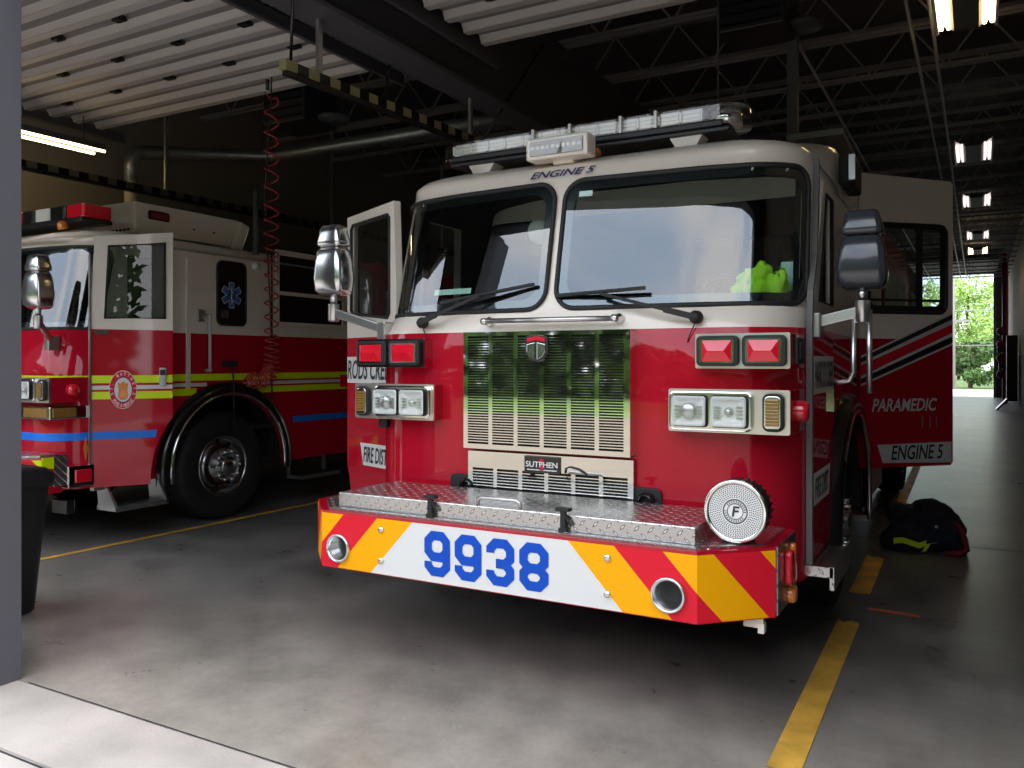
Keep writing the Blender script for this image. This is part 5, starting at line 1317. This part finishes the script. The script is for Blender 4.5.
# coiled red air hose
ch = thing('air_hose', 'red coiled air hose hanging down to the left fire engine', 'hose', (-6.20, 6.10, 0))
pts = [(-0.06, 0, 4.95), (-0.055, 0, 4.42), (-0.09, 0, 4.28), (-0.02, 0, 4.2)]
z = 4.15; th = 0.0; r_ = 0.068
cl = []
N_ = 0
pitches = [0.22, 0.19] + [0.18] * 4 + [0.14] * 9 + [0.07] * 3 + [0.045] * 2
cx = 0.0; cz = 4.2
path = []
curz = 4.2
for i, p_ in enumerate(pitches):
    for k in range(16):
        a = 2 * PI * k / 16
        zz = curz - p_ * k / 16
        path.append((r_ * math.cos(a), r_ * math.sin(a), zz))
    curz -= p_
# last coils curve off to the truck side
zend = curz
axis_pts = [Vector((0, 0, zend)) + Vector((-0.03 * (1 - math.cos(t_)), -0.15 * (1 - math.cos(t_)), -0.15 * math.sin(t_))) for t_ in [PI * 0.75 * k / 160 for k in range(161)]]
for k in range(160):
    a = 2 * PI * k / 16; c0 = axis_pts[k]; tv = (axis_pts[k + 1] - c0).normalized(); u_ = Vector((0, 1, 0)); u_ = (u_ - tv * u_.dot(tv)).normalized(); w_ = tv.cross(u_)
    path.append(tuple(c0 + (w_ * math.cos(a) * -1 + u_ * math.sin(a)) * r_ * 1.1))
MB().tube(pts[2:] + path, 0.0085, 7).build('coil', 'red_hose', ch)
MB().tube([(-0.06, 0, 5.2), (-0.055, 0, 4.40)], 0.014, 8).build('drop_pipe', 'black_cable', ch)
MB().tube([(-0.055, 0, 4.47), (-0.055, 0, 4.30)], 0.02, 8).build('coupling', 'dark_metal', ch)
cb = MB().tube([(-6.12, 6.06, 5.2), (-6.17, 6.06, 4.1), (-6.27, 6.08, 3.2), (-6.33, 6.22, 2.0), (-6.35, 6.24, 1.35)], 0.008, 6)
props(cb.build('power_cable', 'black_cable'), 'straight black cable hanging beside the red coiled hose', 'cable')
cb = MB().tube([(-6.31, 5.72, 1.55), (-6.33, 5.72, 1.5), (-6.34, 5.74, 1.36), (-6.335, 5.74, 0.8)], 0.008, 6).bx(-6.43, -6.32, 5.68, 5.78, 1.5, 1.56)
props(cb.build('charging_cable', 'black_cable'), 'thin black lead dropping past the wheel arch of the left fire engine', 'cable')
wt = MB().tube([(-6.29, 5.98, 3.25), (-6.295, 5.98, 2.62)], [0.022, 0.03], 10)
props(wt.build('shore_plug', 'grey_vinyl'), 'grey plug weight hanging beside the red coiled hose', 'plug')

# hanging heaters / reels
def unit_heater(x, y, z, label):
    o = thing('unit_heater', label, 'heater', (x, y, z))
    MB().bx(-0.32, 0.32, -0.28, 0.28, 0, 0.55).build('case', 'dark_plastic', o, 0.02)
    for k in range(5): MB().bx(-0.28, 0.28, -0.30, -0.28, 0.05 + k * 0.095, 0.07 + k * 0.095).build('louvre', 'black_paint', o)
    MB().lathe([(0.0, 0), (0.17, -0.01), (0.19, 0.02), (0.19, 0.05), (0.0, 0.06)], (0.42, 0.1, 0.05), (0, 0, 1), 24).build('dish_lamp', 'grey_vinyl', o)
    MB().bar((0.42, 0.1, 0.1), (0.3, 0.1, 0.3), 0.03, 0.03).build('lamp_bracket', 'dark_metal', o)
    for sx in (-0.25, 0.25): MB().tube([(sx, 0, 0.55), (sx, 0, 5.2 - z + 0.1)], 0.01, 6).build('hanger', 'dark_metal', o)
    return o
unit_heater(-6.95, 7.3, 4.30, 'dark hanging heater box with a round dish behind the red coiled hose')
unit_heater(-1.90, 8.3, 4.74, 'dark hanging heater box with a round dish above the middle fire engine')
cc = MB().tube([(-1.62, 5.9, 5.2), (-1.62, 5.9, 2.8)], 0.005, 6)
props(cc.build('pull_cord', 'grey_vinyl'), 'thin pull cord hanging above the right end of the light bar', 'cord')
pc2 = MB().bx(-1.66, -1.56, 8.55, 8.65, 3.0, 5.2)
props(pc2.build('exhaust_column', 'steel_dark'), 'dark vertical drop post hanging above the middle fire engine roof', 'post')

# right wall things far back
rp_ = thing('standpipe', 'red sprinkler standpipe with valves beside the far doorway', 'pipe', (0.88, 36.0, 0))
MB().tube([(0, 0, 0), (0, 0, 5.6)], 0.09, 12).build('pipe', 'pipe_red', rp_)
for z in (1.1, 1.7, 2.2, 2.7): MB().lathe([(0.0, -0.02), (0.16, -0.02), (0.16, 0.02), (0, 0.02)], (-0.12, -0.12, z), (0.3, -1, 0), 16).build('valve_wheel', 'pipe_red', rp_)
MB().bx(-0.25, 0.2, -0.15, 0.1, 1.9, 2.1).bx(-0.2, 0.15, -0.2, 0.1, 1.3, 1.5).build('valve_body', 'dark_metal', rp_)
hp = thing('hose_cart', 'dark wheeled hose cart against the far right wall', 'cart', (0.9, 31.0, 0))
MB().bx(-0.1, 0.2, -0.3, 0.3, 0.3, 2.4).build('hose_rack', 'dark_plastic', hp, 0.03)
for yy in (-0.25, 0.0, 0.25): MB().bar((0.05, yy, 0.5), (-0.38, yy - 0.1, 0.02), 0.06, 0.06).build('leg', 'black_paint', hp)
# swivel chair cut by the right edge
sv = thing('swivel_chair', 'black swivel chair mostly outside the right edge of the picture', 'chair', (0.62, 8.2, 0))
MB().prism(rrect(0.46, 0.46, 0.1, 4), (0.05, 0, 0.44), (1, 0, 0), (0, 1, 0), (0, 0, 0.08)).build('seat', 'navy_cloth', sv, 0.02)
MB().prism(rrect(0.42, 0.5, 0.1, 4, 0, 0.85), (0.30, 0, 0), (0, 1, 0), (0, 0, 1), (0.06, 0, 0)).build('backrest', 'navy_cloth', sv, 0.02)
MB().tube([(0.05, 0, 0.44), (0.05, 0, 0.1)], 0.03, 10).build('column', 'dark_metal', sv)
for k in range(5):
    a = 2 * PI * k / 5 + 0.5
    l_ = MB().bar((0.05, 0, 0.11), (0.05 + 0.28 * math.cos(a), 0.28 * math.sin(a), 0.07), 0.04, 0.03).build('leg', 'dark_plastic', sv)
    MB().lathe([(0.0, -0.02), (0.03, -0.02), (0.03, 0.02), (0, 0.02)], (0.05 + 0.28 * math.cos(a), 0.28 * math.sin(a), 0.03), (math.sin(a), math.cos(a), 0), 14).build('caster', 'black_rubber', l_)

# ------------------------------------------------------------------ outside: trees beyond the far doorway, pole, trees across the lot
def leaf_cloud(name, m, centre, rad, n, size, parent=None, seed=1):
    rnd = random.Random(seed); mb = MB(); cx, cy, cz = centre
    clumps = [(rnd.gauss(0, 0.5), rnd.gauss(0, 0.5), rnd.uniform(-0.9, 0.9), rnd.uniform(0.2, 0.45)) for _ in range(26)]
    for _ in range(n):
        c = rnd.choice(clumps)
        v = Vector((rnd.gauss(0, 1), rnd.gauss(0, 1), rnd.gauss(0, 1))).normalized() * c[3] * rnd.uniform(0.5, 1.0)
        p = Vector((cx + (c[0] + v.x) * rad[0], cy + (c[1] + v.y) * rad[1], cz + (c[2] + v.z) * rad[2]))
        if p.z < 0.1: p.z = 0.1 + rnd.random() * 0.5
        a = Vector((rnd.gauss(0, 1), rnd.gauss(0, 1), rnd.gauss(0, 1))).normalized(); b = a.orthogonal().normalized()
        s_ = size * rnd.uniform(0.6, 1.3)
        mb.add([p - a * s_, p + b * s_ * 0.5, p + a * s_, p - b * s_ * 0.5], [(0, 1, 2, 3)])
    return mb.build(name, m, parent, recalc=False)
TL = ['bushy tree with pale green crown in the far doorway, left of centre', 'slender pale tree in the middle of the far doorway', 'leafy tree at the right edge of the far doorway', 'dark low bush beneath the trees in the far doorway', 'tall tree far behind the others outside the rear doorway']
for i, (x, y, h, rx, m, sd) in enumerate(((-4.2, 62, 7.2, 2.4, 'leaf', 1), (-0.6, 70, 8.2, 2.2, 'leaf', 2), (3.0, 63, 7.4, 2.6, 'leaf', 3), (-0.4, 57, 2.8, 2.2, 'leaf_dark', 4), (-1.5, 84, 9.5, 4.5, 'leaf', 5))):
    o = thing('tree' if i != 3 else 'bush', TL[i], 'tree' if i != 3 else 'bush', (x, y, 0), 'trees outside the rear doorway' if i != 3 else None)
    leaf_cloud('foliage', m, (0, 0, h * 0.52), (rx, rx * 0.7, h * 0.42), 3000, 0.16 if i != 4 else 0.24, o, sd)
    tk = MB().tube([(0, 0, 0), (0.1, 0, h * 0.3), (-0.1, 0.1, h * 0.6), (0.1, 0, h * 0.9)], [0.14, 0.11, 0.08, 0.03], 8)
    for k in range(5): 
        z = h * (0.3 + 0.1 * k); a = sd + k * 2.1
        tk.tube([(0, 0, z), (math.cos(a) * rx * 0.5, math.sin(a) * 0.6, z + h * 0.16)], [0.05, 0.02], 6)
    tk.build('trunk', 'bark', o)
up = thing('utility_pole', 'pale utility pole with crossarm at the left of the far doorway', 'pole', (-1.25, 54, 0))
MB().tube([(0, 0, 0), (0, 0, 9.5)], [0.14, 0.1], 12).build('pole', 'pole_wood', up)
MB().bar((-0.9, 0, 3.9), (0.9, 0, 3.9), 0.1, 0.12).build('crossarm', 'pole_wood', up)
for z, lab in ((2.5, 'lower'), (4.5, 'upper')):
    props(MB().tube([(-13, 54.2, z), (-1.25, 54.2, z), (12, 54.2, z - 0.05)], 0.025, 6).build('overhead_wire', 'pole_wood'), '%s overhead wire crossing the view in the far doorway' % lab, 'wire')
tlm = MB(); rnd = random.Random(4)
for k in range(21000):
    x = rnd.uniform(-60, 60); top = 9.5 + 0.16 * max(0.0, abs(x) - 12) + 2.0 * noise.noise(Vector((x * 0.13, 0, 0))) + 1.0 * noise.noise(Vector((x * 0.6, 3, 0)))
    q = Vector((x, -24 - rnd.uniform(0, 4), rnd.uniform(0, 1) * top)); a_ = Vector((rnd.gauss(0, 1), rnd.gauss(0, 0.5), rnd.gauss(0, 1))).normalized(); b_ = a_.orthogonal().normalized()
    s_ = rnd.uniform(0.4, 0.85)
    tlm.add([q - a_ * s_, q + b_ * s_ * 0.6, q + a_ * s_, q - b_ * s_ * 0.6], [(0, 1, 2, 3)])
tlm = tlm.build('treeline', 'leaf_line', None, recalc=False)
props(tlm, 'row of green trees across the lot mirrored in the grille', 'trees', None, 'stuff')
